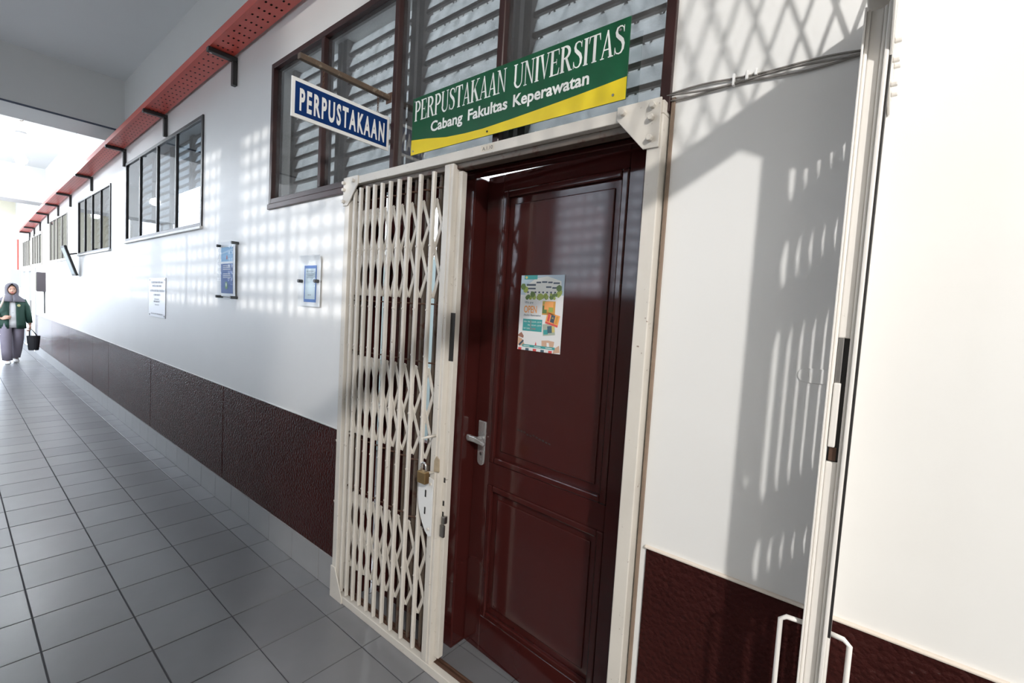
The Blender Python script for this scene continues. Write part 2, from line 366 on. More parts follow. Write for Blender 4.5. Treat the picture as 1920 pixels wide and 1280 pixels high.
# floor: grout slab with a tile for every square; the 300 that show largest are parts
floor = B(XL, XR, YO, 0.0, -0.10, -0.004).build('floor', M_grout); floor['kind'] = 'structure'
Y0 = -0.131
def depth_of(p): return (Vector(p)-CAM).dot(fwd)
cells = []
for i in range(-55, 10):
    for j in range(0, 7):
        ya = max(YO, Y0-0.3*j); yb = 0.0 if j == 0 and False else Y0-0.3*j
        cells.append((i*0.3, Y0-0.3*(j+1), 0.3, 0.3))
    cells.append((i*0.3, Y0, 0.3, -Y0-0.012))
cells = [(x, max(y, YO), sx, sy if y >= YO else y+sy-YO) for x, y, sx, sy in cells]
def score(c):
    p = Vector((c[0]+c[2]/2, c[1]+c[3]/2, 0)); q = p-CAM; z = q.dot(fwd)
    if z < 0.15: return -1
    px = 960+FPX*q.dot(r2)/z; py = 640-FPX*q.dot(u2)/z
    if not (-150 < px < 2070 and -100 < py < 1430): return 0
    return 1/(z*z)*abs(q.z)/q.length*c[3]
cells.sort(key=score, reverse=True)
meshes = {}; rest = MB(); G = 0.0026
for n, (x, y, sx, sy) in enumerate(cells):
    if n < 300 and score((x, y, sx, sy)) > 0:
        key = (round(sy, 3), (n*7) % 3 == 0)
        if key not in meshes: meshes[key] = boxmesh('floor_tile', sx-2*G, sy-2*G, 0.012, M_tile2 if key[1] else M_tile, 0.0012)
        piece('floor_tile', meshes[key], (x+G, y+G, -0.012+random.uniform(-0.0003, 0.0003)), floor)
    else: rest.box(x+G, x+sx-G, y+G, y+sy-G, -0.012, 0)
rest.build('floor_tiles_beyond', M_tile, floor, kind='stuff')
fin = B(-0.6, 2.4, 0.0, 3.2, -0.10, -0.004).build('floor_library', M_grout, floor)
for i in range(1, 8):
    for j in range(0, 2):
        sy = (-Y0*0+0.169) if j == 0 else 0.3; yy = 0.0 if j == 0 else 0.169
        B(i*0.3+G, i*0.3+0.3-G, yy+G, yy+sy-G, -0.012, 0).build('floor_tile', M_tile2, floor)

# ceiling, cross beams, far end, corridor side with louvred windows, open balcony further on
ceil = B(XL, 2.75, YO-0.2, 3.2, TOP, TOP+0.15).build('ceiling', M_ceil); ceil['kind'] = 'structure'
def beam(name, x0, x1, zb):
    o = B(x0, x1, YO-0.2, 0.0, zb, TOP).build(name, M_beam); o['kind'] = 'structure'; return o
bm1 = beam('trim_3', -4.66, -4.10, 3.205); beam('trim_4', -11.05, -10.45, 3.09)
b1 = B(-4.11, -4.096, YO-0.1, -0.02, 3.205, 3.222).build('beam_edge_strip', mat('slate_paint', (0.05, 0.06, 0.09), 0.5), bm1)
we = wall_with_holes('wall_end', YO-0.2, 0.16, 0, TOP, XL-0.15, XL, [(YO+0.35, -0.10, 0.0, 1.93)], M_cream)
# that wall is laid out along y: swap axes
for v in we.data.vertices: v.co = Vector((v.co.y, v.co.x, v.co.z))
we.data.flip_normals()
# corridor side: X -4.4 .. 3.0 has windows, beyond that parapet and columns
OW = [(-4.2+1.78*i+0.14, -4.2+1.78*(i+1)-0.14, 1.65, 2.92) for i in range(-2, 3)]
wall_with_holes('wall_back', -7.90, 3.05, 0, TOP, YO-0.16, YO, OW, M_wall)
par = B(XL, -7.90, YO-0.16, YO, 0, 0.95).build('wall_parapet', M_wall); par['kind'] = 'structure'
for i, x in enumerate((-8.05, -10.8, -13.6, -16.3)):
    o = B(x-0.14, x+0.14, YO-0.2, YO+0.0, 0.95, TOP).build('trim_%d' % (5+i), M_wall); o['kind'] = 'structure'
for nm, bx in (('wall_skyblock_back', (2.9, XR, -5.2, -5.0, 0, 4.3)), ('wall_skyblock_right', (XR, XR+0.15, -5.2, 0.16, 0, 4.3)), ('wall_skyblock_left', (2.9, 3.05, -5.0, YO-0.16, 0, 4.3)), ('ceiling_skyblock', (2.75, XR, -5.2, 0.16, 4.3, 4.45)), ('wall_skyblock_top', (2.75, XR, 0.0, 0.16, TOP, 4.3)), ('wall_skyblock_front', (2.60, 2.75, -5.2, 0.16, TOP, 4.3))):  # unseen lobby shell, added to shut sky light out on the right
    o = B(*bx).build(nm, mat('skyblock_paint', (0.35, 0.35, 0.34), 0.7)); o['kind'] = 'structure'
floor_l = B(2.9, XR, -5.2, YO, -0.1, 0).build('floor_lobby', M_tile2); floor_l['kind'] = 'structure'
ground = B(-60, 60, -70, YO-0.2, -0.3, -0.12).build('ground', mat('pale_concrete', (0.55, 0.55, 0.53), 0.9, var=0.1, vscale=0.5)); ground['kind'] = 'structure'
# louvres of the corridor side
me_bl = {}
for n, (a, b, c, d) in enumerate(OW):
    wn = struct_empty('window_%d' % (20+n), (a, YO, c))
    mid = (a+b)/2
    fr = MB().box(a, a+0.04, YO-0.10, YO-0.02, c, d).box(b-0.04, b, YO-0.10, YO-0.02, c, d).box(a+.04, b-.04, YO-0.10, YO-0.02, c, c+0.04).box(a+.04, b-.04, YO-0.10, YO-0.02, d-0.04, d).box(mid-0.03, mid+0.03, YO-0.10, YO-0.02, c+.04, d-.04)
    fr.build('window_frame', M_frame, wn)
    z = c+0.05
    while z < d-0.12:
        for u0, u1 in ((a+.045, mid-.035), (mid+.035, b-.045)):
            MB().add([(u0, YO-0.075, z), (u1, YO-0.075, z), (u1, YO-0.045, z+0.058), (u0, YO-0.045, z+0.058), (u0, YO-0.071, z-0.001), (u1, YO-0.071, z-0.001), (u1, YO-0.041, z+0.057), (u0, YO-0.041, z+0.057)],
                     [(0, 1, 2, 3), (7, 6, 5, 4), (0, 4, 5, 1), (2, 6, 7, 3), (0, 3, 7, 4), (1, 5, 6, 2)]).build('louvre_blade', M_frost, wn)
        z += 0.118
    lt = MB(); xx = a+0.10
    while xx < b-0.06:
        lt.box(xx-0.016, xx+0.016, YO-0.125, YO-0.115, c, d); xx += 0.13
    lt.build('security_bars', M_lat, wn)

# library room behind the wall
M_room = mat('library_wall_paint', (0.80, 0.83, 0.84), 0.8)
o = B(XL, 2.55, 3.2, 3.3, 0, TOP).build('wall_library_back', M_room); o['kind'] = 'structure'
o = B(2.45, 2.55, 0.16, 3.2, 0, TOP).build('wall_library_right', M_room); o['kind'] = 'structure'
o = B(XL, XL+0.1, 0.16, 3.2, 0, TOP).build('wall_library_left', M_room); o['kind'] = 'structure'
o = B(XL, -0.6, 0.16, 3.2, -0.1, 0).build('floor_library_far', M_grout); o['kind'] = 'structure'

# ------------------------------------------------------------------ windows over the corridor wall
def louvre_window(num, x0, x1, z0, z1, divs, fw, pitch, m_fr, lattice=True, sill=True, fy=-0.012, skip_bottom=False):
    wn = struct_empty('window_%d' % num, (x0, 0, z0))
    fb = 0.05 if num == 1 else 0.012; py = 0.012 if num == 1 else 0.001; gm = M_glass if num == 1 else M_glass2
    f = MB().box(x0, x0+fw, fy, fb, z0, z1).box(x1-fw, x1, fy, fb, z0, z1).box(x0+fw, x1-fw, fy, fb, z1-fw, z1).box(x0+fw, x1-fw, fy, fb, z0, z0+fw)
    f.build('window_frame', m_fr, wn, bevel=0.002, seg=1)
    for d in divs: B(d-fw*0.5, d+fw*0.5, fy+0.001, fb-0.002, z0+fw, z1-fw).build('mullion', m_fr, wn, bevel=0.003, seg=1)
    if sill: B(x0-0.01, x1+0.01, fy-0.012, 0.02, z0-0.022, z0).build('window_sill', M_wall if num > 1 else m_fr, wn, bevel=0.003, seg=1)
    es = [x0+fw] + [e for d in divs for e in (d-fw*0.5, d+fw*0.5)] + [x1-fw]
    for a, b in zip(es[0::2], es[1::2]):
        B(a, b, py, py+0.004, z0+fw, z1-fw).build('pane', gm, wn)
        # louvre gallery a hand's breadth behind the pane
        B(a-0.005, a+0.03, 0.10, 0.15, z0, z1).build('louvre_jamb', M_slat, wn)
        B(b-0.03, b+0.005, 0.10, 0.15, z0, z1).build('louvre_jamb', M_slat, wn)
        z = z0+0.01
        while z < z1-0.03:
            h = min(pitch*0.80, z1-0.005-z)
            MB().add([(a+.03, 0.115, z), (b-.03, 0.115, z), (b-.03, 0.135, z+h), (a+.03, 0.135, z+h), (a+.03, 0.119, z-.001), (b-.03, 0.119, z-.001), (b-.03, 0.139, z+h-.001), (a+.03, 0.139, z+h-.001)],
                     [(0, 1, 2, 3), (7, 6, 5, 4), (0, 4, 5, 1), (2, 6, 7, 3), (0, 3, 7, 4), (1, 5, 6, 2)]).build('louvre_blade', M_frost, wn)
            if z+pitch < z1: B(a+.03, b-.03, 0.112, 0.126, z+h, z+pitch).build('louvre_clip_rail', M_slat, wn)
            z += pitch
        if lattice:
            lt = MB(); step = 0.085; H = z1-z0; s = 0.46
            n0 = int((b-a+H*s)/step)+2
            for sg in (1, -1):
                for k2 in range(-n0, n0):
                    xa = a+k2*step; p0 = (xa, z0); p1 = (xa+sg*s*H, z1)
                    # clip to the pane
                    t0, t1 = 0.0, 1.0; dx = p1[0]-p0[0]
                    for lim, sn in ((a+.02, 1), (b-.02, -1)):
                        t = (lim-p0[0])/dx
                        if sn*dx > 0: t0 = max(t0, t)
                        else: t1 = min(t1, t)
                    if t1-t0 < 0.03: continue
                    A = (p0[0]+dx*t0, z0+H*t0); Bq = (p0[0]+dx*t1, z0+H*t1)
                    yb = 0.150 if sg > 0 else 0.154
                    lt.add([(A[0]-.004, yb, A[1]), (A[0]+.004, yb, A[1]), (Bq[0]+.004, yb, Bq[1]), (Bq[0]-.004, yb, Bq[1])], [(0, 1, 2, 3)])
            lt.build('security_lattice', M_lat, wn)
    return wn
louvre_window(1, *BIG, [0.165, 0.795, 1.408], 0.030, 0.0745, M_frame, sill=False)
B(-0.44, 0.46, -0.016, 0.0, 2.028, 2.060).build('window_sill', M_frame, bpy.data.objects['window_1'], bevel=0.003)
louvre_window(2, *WINS[0], [-3.41, -2.81, -2.255], 0.028, 0.0745, M_black)
louvre_window(3, *WINS[1], [-6.33, -5.81, -5.28], 0.022, 0.09, M_black, lattice=False)
louvre_window(4, *WINS[2], [-9.35, -8.95, -8.40], 0.022, 0.09, mat('grey_frame', (0.25, 0.23, 0.2), 0.5), lattice=False)
louvre_window(5, *WINS[3], [-12.2, -11.8, -11.4], 0.05, 0.09, mat('grey_frame', (0.25, 0.23, 0.2), 0.5), lattice=False)
louvre_window(6, *WINS[4], [-14.2, -13.8, -13.4], 0.05, 0.09, mat('grey_frame', (0.25, 0.23, 0.2), 0.5), lattice=False)

# far white double door under windows 5 and 6
d2 = struct_empty('door_2', (-13.2, 0, 0)); M_wd = mat('white_door_paint', (0.78, 0.78, 0.76), 0.4); M_gd = mat('grey_door_paint', (0.45, 0.46, 0.47), 0.4)
for a, b in ((-14.45, -14.39), (-12.02, -11.95), (-13.24, -13.16)): B(a, b, -0.02, 0.1, 0, 1.86).build('door_frame', M_gd, d2)
B(-14.39, -13.24, 0.02, 0.06, 0, 1.80).build('door_leaf', M_wd, d2); B(-13.16, -12.02, 0.02, 0.06, 0, 1.80).build('door_leaf', M_wd, d2)
B(-14.39, -12.02, -0.02, 0.1, 1.80, 1.86).build('door_head', M_gd, d2)
B(-13.10, -13.04, -0.02, 0.02, 0.86, 1.12).build('handle', M_steel, d2, bevel=0.008)

# ================================================================== door_1 : brown double door
dr = struct_empty('door_1', (1.25, 0.1, 0))
FY0, FY1 = 0.055, 0.14
B(0.50, 2.045, FY0, FY1, 2.045, 2.06+0.02).build('door_head', M_brown, dr, bevel=0.003)
B(0.50, 2.045, FY0+0.02, FY1-0.02, 2.028, 2.045).build('door_head', M_brown, dr, bevel=0.003)
B(0.50, 0.56, FY0, FY1, 0, 2.045).build('door_jamb', M_brown, dr, bevel=0.003)
B(1.955, 2.045, FY0, FY1, 0, 2.045).build('door_jamb', M_brown, dr, bevel=0.003)
# leaf, ajar: u from the hinge side to the lock side, w out towards the corridor
HX, HY = 1.945, 0.150; ang = math.atan2(0.052, -0.755)
du = Vector((math.cos(ang), math.sin(ang), 0)); dw = Vector((-du.y, du.x, 0))
if dw.y > 0: dw = -dw
def LF(u, ww, z): p = Vector((HX, HY, 0)) + du*u + dw*ww; return (p.x, p.y, z)
LW = 0.755; LT = 2.054
for a, b in ((0.0, 0.085), (LW-0.095, LW)): B(a, b, -0.04, 0, 0.008, LT, mp=LF).build('stile', M_brown, dr, bevel=0.002, seg=1)
for a, b in ((0.008, 0.17), (0.755, 0.85), (1.985, LT)): B(0.085, LW-0.095, -0.04, 0, a, b, mp=LF).build('rail', M_brown, dr, bevel=0.002, seg=1)
for za, zb in ((0.17, 0.755), (0.85, 1.985)):
    p = B(0.085, LW-0.095, -0.034, -0.014, za, zb, mp=LF).build('panel', M_brown, dr)
    ua, ub = 0.085, LW-0.095
    fld = B(ua+0.055, ub-0.055, -0.016, -0.008, za+0.055, zb-0.055, mp=LF).build('raised_field', M_brown, p, bevel=0.006)
    for (a, b, c, d) in ((ua, ua+0.028, za, zb), (ub-0.028, ub, za, zb), (ua+.028, ub-.028, za, za+0.028), (ua+.028, ub-.028, zb-0.028, zb)):
        B(a, b, -0.016, 0.003, c, d, mp=LF).build('moulding', M_brown, p, bevel=0.006)
# lock: plate, lever
hp = MB().prism([(0.705+0.021*math.cos(t), 0.845+0.021*math.sin(t)) for t in [PI+PI*i/8 for i in range(9)]] + [(0.728, 1.018), (0.682, 1.018)], lambda a, b, d: LF(a, d, b), 0.0, 0.008).build('lock_plate', M_chrome, dr, bevel=0.003)
MB().cyl(LF(0.705, 0.004, 0.942), LF(0.705, 0.045, 0.942), 0.011).build('spindle', M_chrome, hp, smooth=True)
MB().prism([(0.758, 0.944), (0.752, 0.958), (0.705, 0.957), (0.655, 0.948), (0.640, 0.938), (0.648, 0.926), (0.705, 0.931), (0.750, 0.930)], lambda a, b, d: LF(a, d, b), 0.040, 0.054).build('lever', M_chrome, hp, bevel=0.005)
MB().cyl(LF(0.705, 0.005, 0.875), LF(0.705, 0.008, 0.875), 0.007).build('keyhole', M_darkm, hp)
sc_ = MB(); sc_.flatonly = True; rq = random.Random(3)
for i in range(11):
    u_ = 0.515-0.016*i; z_ = 1.02-0.0022*i+rq.uniform(-.004, .004)
    sc_.flat([(u_, z_), (u_-0.012, z_-0.003), (u_-0.013, z_+0.002+rq.uniform(0, .004)), (u_-0.002, z_+0.005)], lambda a, b, d: LF(a, d, b), -0.0075)
sc_.build('scuff_mark', mat('scuff_black', (0.006, 0.004, 0.004), 0.6), dr, kind='stuff')
# narrow fixed leaf on the left with a glazed light
MB().box(0.56, 0.79, 0.145, 0.18, 0, 2.045).build('stile', M_brown, dr, bevel=0.002, seg=1)
MB().box(1.03, 1.188, 0.125, 0.27, 0, 2.045).build('meeting_stile', M_brown, dr, bevel=0.006)
MB().box(0.79, 1.03, 0.145, 0.18, 0, 0.86).build('rail', M_brown, dr, bevel=0.002, seg=1)
MB().box(0.79, 1.03, 0.145, 0.18, 1.955, 2.045).build('rail', M_brown, dr, bevel=0.002, seg=1)
MB().box(0.815, 0.88, 0.146, 0.179, 0.86, 1.955).build('glazing_bar', M_brown, dr)
B(0.79, 1.03, 0.16, 0.164, 0.86, 1.955).build('pane', M_clear, dr)
npl = B(0.975, 1.035, 0.118, 0.125, 1.975, 2.030).build('number_plate', M_white, dr)
B(0.975, 1.035, 0.125, 0.145, 1.985, 2.02).build('plate_bracket', M_brown, dr)
tb = MB(); tb.flatonly = True; put_text(tb, '10', lambda a, b, d: (a, d, b), 0.990, 1.988, 0.1175, width=0.034, cap=0.028, bold=0.03); tb.build('lettering', M_darkm, npl, kind='stuff')

# grey cabinet inside the library, seen through the glazed light
cb = thing('storage_cabinet', 'grey green steel cabinet inside the room, seen through the glazed leaf behind the folding gate', 'cabinet', (-0.6, 1.7, 0))
M_teal = mat('cabinet_paint', (0.30, 0.37, 0.38), 0.5)
B(-1.6, 0.5, 1.52, 1.95, 0, 1.95).build('body', M_teal, cb, bevel=0.005)
for a in (-1.59, -0.89, -0.19):
    dd = B(a, a+0.69, 1.50, 1.52, 0.06, 1.93).build('door', M_teal, cb, bevel=0.003); B(a+0.62, a+0.635, 1.485, 1.50, 0.95, 1.1).build('handle', M_steel, dd)

# ================================================================== folding gates
BANDS = [(1.93, 1.74, 1.53), (1.24, 1.04, 0.86), (0.563, 0.365, 0.187)]
def scissor(us, mp, name, parent, w0, half, m, thick=0.004):
    """flat straps crossing between neighbouring uprights; us = upright positions, w0 = depth"""
    for i in range(len(us)-1):
        a, b = us[i], us[i+1]
        for zt, zm, zb in BANDS:
            for (z1, z0) in ((zt, zm), (zm, zb)):
                for sgn, wd in ((1, w0), (-1, w0+thick*1.25)):
                    p, q = ((a, z1), (b, z0)) if sgn > 0 else ((b, z1), (a, z0))
                    d = Vector((q[0]-p[0], q[1]-p[1])).normalized(); n = Vector((-d.y, d.x))*half
                    pts = [(p[0]+n.x, p[1]+n.y), (p[0]-n.x, p[1]-n.y), (q[0]-n.x, q[1]-n.y), (q[0]+n.x, q[1]+n.y)]
                    MB().prism(pts, lambda u, z, dd: mp(u, dd, z), wd, wd+thick).build(name, m, parent)
def bolt(mb, mp, u, z, w0, out, r=0.009):
    c = [(u+r*math.cos(PI/3*k), z+r*math.sin(PI/3*k)) for k in range(6)]
    mb.prism(c, lambda a, b, d: mp(a, d, b), w0, w0+out)

# --- gate over the library door
g1 = thing('folding_gate', 'cream scissor-bar folding gate bunched to one side of the brown library door', 'gate', (1.25, 0, 0))
G1 = lambda u, ww, z: (u, ww, z)
FF = -0.035
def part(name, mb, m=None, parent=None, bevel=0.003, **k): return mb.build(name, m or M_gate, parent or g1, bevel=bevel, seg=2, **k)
part('jamb_channel', MB().box(0.470, 0.508, FF, 0.03, 0.0, 2.05))
part('jamb_channel', MB().box(1.998, 2.040, FF, 0.03, 0.0, 2.05))
part('top_rail', MB().box(0.470, 2.040, FF, 0.03, 2.050, 2.086))
part('top_rail_lip', MB().box(0.508, 1.998, -0.012, 0.028, 2.028, 2.05), M_gback)
part('bottom_track', MB().box(0.470, 1.998, FF, -0.005, 0.0, 0.036))
part('bottom_rail', MB().box(0.508, 1.998, 0.002, 0.016, 0.0, 0.03), M_rust, bevel=0.002)
part('bottom_rail', MB().box(0.508, 1.998, 0.030, 0.040, 0.0, 0.024), M_rust, bevel=0.002)
for pts, bolts in (([(0.462, 2.088), (0.584, 2.088), (0.584, 2.048), (0.502, 1.955), (0.462, 1.955)], [(0.475, 2.062), (0.475, 2.030), (0.475, 1.975), (0.555, 2.065)]),
                   ([(1.904, 2.092), (2.034, 2.092), (2.034, 1.960), (1.990, 1.960), (1.904, 2.055)], [(1.925, 2.070), (2.012, 2.072), (2.010, 2.040), (2.010, 1.985)]),
                   ([(0.468, 0.16), (0.506, 0.16), (0.575, 0.030), (0.575, 0.0), (0.468, 0.0)], [])):
    gp = part('gusset_plate', MB().prism(pts, lambda a, b, d: (a, d, b), FF-0.006, FF), bevel=0.0015)
    for u, z in bolts:
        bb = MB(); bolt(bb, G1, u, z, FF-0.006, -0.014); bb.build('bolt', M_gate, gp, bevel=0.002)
for z in (2.056, 2.03, 1.975, 1.10, 0.90):
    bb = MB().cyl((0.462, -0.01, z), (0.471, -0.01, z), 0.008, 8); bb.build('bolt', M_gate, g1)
for z in (0.775, 0.46):
    part('latch_lug', MB().prism([(0.470, z), (0.442, z+0.012), (0.436, z+0.022), (0.452, z+0.024), (0.470, z+0.016)], lambda a, b, d: (a, d, b), -0.02, -0.005), bevel=0.002)
US = [0.537, 0.586, 0.640, 0.696, 0.754, 0.815, 0.877, 0.944, 1.019, 1.101]
def channel(mb, u, hw, y0, y1, z0, z1):      # rounded upright
    n = 8; pts = [(u-hw, y1)] + [(u+hw*math.cos(PI+PI*k/n), y0+0.006-0.006*math.sin(PI*k/n)) for k in range(n+1)] + [(u+hw, y1)]
    vs = []; 
    return mb.prism(pts, lambda a, b, d: (a, b, d), z0, z1)
for i, u in enumerate(US):
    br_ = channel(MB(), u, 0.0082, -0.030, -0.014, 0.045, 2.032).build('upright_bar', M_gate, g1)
    B(u+0.004, u+0.016, 0.006, 0.020, 0.035, 2.03).build('rear_bar', M_gback, br_)
    rv = MB()
    for z in (1.74, 1.48, 1.29, 1.04, 0.80, 0.62, 0.365): rv.cyl((u, -0.0325, z), (u, -0.029, z), 0.0042, 8)
    rv.build('rivets', M_gate, br_, kind='stuff')
    rd = MB()
    for z in (1.975, 1.505, 1.262, 0.838, 0.585): rd.cyl((u-0.004, -0.004, z), (u+0.028, 0.010, z), 0.0035, 6)
    rd.build('spacer_pins', M_rust, br_, kind='stuff')
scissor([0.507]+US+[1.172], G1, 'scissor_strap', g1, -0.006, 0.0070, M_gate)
# lead channel
lc = part('lead_channel', MB().box(1.172, 1.222, FF+0.003, 0.012, 0.034, 2.045))
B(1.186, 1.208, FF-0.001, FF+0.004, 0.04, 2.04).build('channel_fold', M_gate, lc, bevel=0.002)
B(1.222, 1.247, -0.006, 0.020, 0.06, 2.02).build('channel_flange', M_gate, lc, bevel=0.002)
B(1.2225, 1.2465, -0.0075, -0.005, 1.285, 1.475).build('lock_slot', M_darkm, lc)
for z in (0.795, 0.70, 0.655): B(1.230, 1.238, -0.0075, -0.005, z, z+0.02).build('lock_slot', M_darkm, lc)
# guard plate round the lock and the pull
gpts = []
for k in range(15):
    t = k/14; z = 0.805 - t*0.225
    gpts.append((1.205-0.072*math.sin(PI*min(1, 0.28+0.72*t*0.98))**0.8 if t < 0.99 else 1.205, z))
gpts += [(1.222, 0.585), (1.222, 0.815), (1.17, 0.822)]
gp = part('lock_guard', MB().prism(gpts, lambda a, b, d: (a, d+0.10*(a-1.20)**2-0.0, b), -0.056, -0.052), mat('guard_paint', (0.82, 0.82, 0.81), 0.3), bevel=0.001)
for z in (0.735, 0.665): B(1.178, 1.184, -0.058, -0.055, z, z+0.028).build('slot', M_darkm, gp)
for u, z in ((1.208, 0.795), (1.205, 0.61)): MB().cyl((u, -0.056, z), (u, -0.061, z), 0.006, 10).build('rivet', M_gate, gp)
part('pull_handle', MB().tube([(1.200, -0.034, 0.985), (1.200, -0.075, 0.985), (1.180, -0.085, 0.978), (1.178, -0.085, 0.90), (1.178, -0.085, 0.845), (1.190, -0.075, 0.838), (1.20, -0.034, 0.835)], 0.0055, 10), bevel=0, smooth=True)
part('hasp_plate', MB().prism([(1.203, 0.84), (1.235, 0.845), (1.232, 0.895), (1.215, 0.905), (1.203, 0.885)], lambda a, b, d: (a, d, b), -0.040, -0.036), mat('worn_hasp', (0.40, 0.32, 0.22), 0.5, var=0.4, vscale=40), bevel=0.001)
part('strike_latch', MB().box(1.238, 1.256, -0.02, 0.0, 0.632, 0.662).box(1.230, 1.252, -0.018, -0.006, 0.575, 0.625), M_steel, bevel=0.003)
tb = MB(); tb.flatonly = True
stk = MB().flat([(1.366, 2.059), (1.430, 2.059), (1.430, 2.080), (1.366, 2.080)], lambda a, b, d: (a, d, b), FF-0.0008); stk.flatonly = True
st = stk.build('number_sticker', mat('worn_sticker', (0.66, 0.60, 0.50), 0.6, stain=((0.30, 0.22, 0.15), 60, 0.62)), g1)
put_text(tb, 'A.1.10', lambda a, b, d: (a, d, b), 1.373, 2.063, FF-0.0014, width=0.050, cap=0.013); tb.build('lettering', M_darkm, st, kind='stuff')

# padlock hanging on the pull
pl = thing('padlock', 'small brass padlock with chrome shackle hanging on the gate lock guard', 'padlock', (1.196, -0.085, 0.805))
B(1.174, 1.221, -0.100, -0.076, 0.805, 0.852).build('body', M_brass, pl, bevel=0.003)
MB().tube([(1.184, -0.088, 0.850), (1.184, -0.088, 0.872)] + [(1.1975-0.0135*math.cos(PI*k/8), -0.088, 0.872+0.0135*math.sin(PI*k/8)) for k in range(1, 8)] + [(1.211, -0.088, 0.872), (1.211, -0.088, 0.850)], 0.0042, 8).build('shackle', M_chrome, pl, smooth=True)

# --- corridor gate, folded up edge-on to the corridor wall
g2 = thing('folding_gate', 'white corridor folding gate bunched flat to the wall, seen on its lead post', 'gate', (2.50, -0.1, 0))
GX = 2.497
G2 = lambda u, ww, z: (GX+ww, -u, z)
def part2(name, mb, m=None, parent=None, bevel=0.003, **k): return mb.build(name, m or M_gate2, parent or g2, bevel=bevel, seg=2, **k)
part2('wall_channel', MB().box(0.0, 0.024, -0.020, 0.018, 0.0, 2.09, mp=G2))
U2 = [0.042, 0.0655, 0.089, 0.1135, 0.139]
for u in U2:
    b2 = part2('upright_bar', MB().box(u-0.0088, u+0.0088, -0.002, 0.0, 0.03, 2.07, mp=G2), bevel=0.0005)
scissor([0.018]+U2+[0.170], G2, 'scissor_strap', g2, 0.0003, 0.006, M_gate2, thick=0.001)
lead = MB().box(0.180, 0.190, -0.019, -0.013, 0.02, 2.08, mp=G2).box(0.180, 0.190, 0.006, 0.012, 0.02, 2.08, mp=G2)
lead.box(0.172, 0.184, -0.013, 0.006, 0.02, 1.238, mp=G2).box(0.172, 0.184, -0.013, 0.006, 1.478, 2.08, mp=G2)
ld = part2('lead_post', lead, bevel=0.0025)
part2('post_fold', MB().box(0.184, 0.200, 0.012, 0.019, 0.02, 2.08, mp=G2), parent=ld, bevel=0.002)
part2('post_fold', MB().box(0.184, 0.200, -0.0225, -0.019, 0.02, 2.08, mp=G2), parent=ld, bevel=0.001)
part2('lock_slot', MB().box(0.172, 0.177, -0.013, 0.006, 1.238, 1.478, mp=G2), M_darkm, ld, bevel=0)
part2('latch_bar', MB().box(0.177, 0.184, -0.012, -0.003, 1.385, 1.478, mp=G2), M_steel, ld, bevel=0.001)
part2('latch_hook', MB().box(0.177, 0.192, -0.012, -0.001, 1.268, 1.392, mp=G2), M_gate2, ld, bevel=0.002)
part2('latch_spring', MB().box(0.177, 0.182, -0.010, 0.002, 1.240, 1.266, mp=G2), M_rust, ld, bevel=0.001)
part2('gap_shade_strip', MB().box(0.184, 0.194, 0.0192, 0.0235, 0.90, 2.08, mp=G2), M_darkm, ld, bevel=0.001)  # dark strip stands in for the shaded gap beside the post
def uhandle(sg):
    x0 = GX + (0.012 if sg > 0 else -0.019); x1 = x0 + sg*0.042
    pts = [(x0, -0.182, 0.905), (x1-sg*0.010, -0.186, 0.905), (x1, -0.187, 0.897), (x1, -0.187, 0.79), (x1, -0.187, 0.715), (x1-sg*0.010, -0.186, 0.707), (x0, -0.182, 0.707)]
    part2('pull_handle', MB().tube(pts, 0.0048, 10), bevel=0, smooth=True)
uhandle(1); uhandle(-1)
# top beam and fixed diamond grille above it
tbm = part2('top_beam', MB().box(0.0, -YO, -0.021, 0.019, 2.090, 2.165, mp=G2))
part2('gusset_plate', MB().prism([(0.002, 2.165), (0.30, 2.165), (0.30, 2.10), (0.16, 1.95), (0.002, 1.95)], lambda a, b, d: G2(a, d, b), 0.0195, 0.0235), bevel=0.001)
for u, z in ((0.145, 2.035), (0.14, 2.002), (0.13, 1.962), (0.05, 2.03), (0.05, 1.975)):
    bb = MB(); bolt(bb, G2, u, z, 0.0235, 0.011, 0.007); bb.build('bolt', M_gate2, g2, bevel=0.002)
def grille_bar(u0, z0, u1, z1, dd):
    d = Vector((u1-u0, z1-z0)).normalized(); n = Vector((-d.y, d.x))*0.0036
    MB().prism([(u0+n.x, z0+n.y), (u0-n.x, z0-n.y), (u1-n.x, z1-n.y), (u1+n.x, z1+n.y)], lambda a, b, c: G2(a, c, b), dd, dd+0.004).build('grille_bar', M_gate2, g2)
ZA, ZB = 2.165, 3.20; run = (ZB-ZA)/3.1; WY = -YO
for sg in (1, -1):
    k = -8
    while k*0.066 < WY+run:
        u0 = k*0.066; u1 = u0 + sg*run; z0, z1 = ZA, ZB
        lo, hi = 0.0, 1.0
        for lim, sn in ((0.0, 1), (WY, -1)):
            t = (lim-u0)/(u1-u0)
            if sn*(u1-u0) > 0: lo = max(lo, t)
            else: hi = min(hi, t)
        if hi-lo > 0.04: grille_bar(u0+(u1-u0)*lo, z0+(z1-z0)*lo, u0+(u1-u0)*hi, z0+(z1-z0)*hi, -0.004 if sg > 0 else 0.0005)
        k += 1
part2('top_beam', MB().box(0.0, -YO, -0.021, 0.019, 3.20, 3.26, mp=G2))

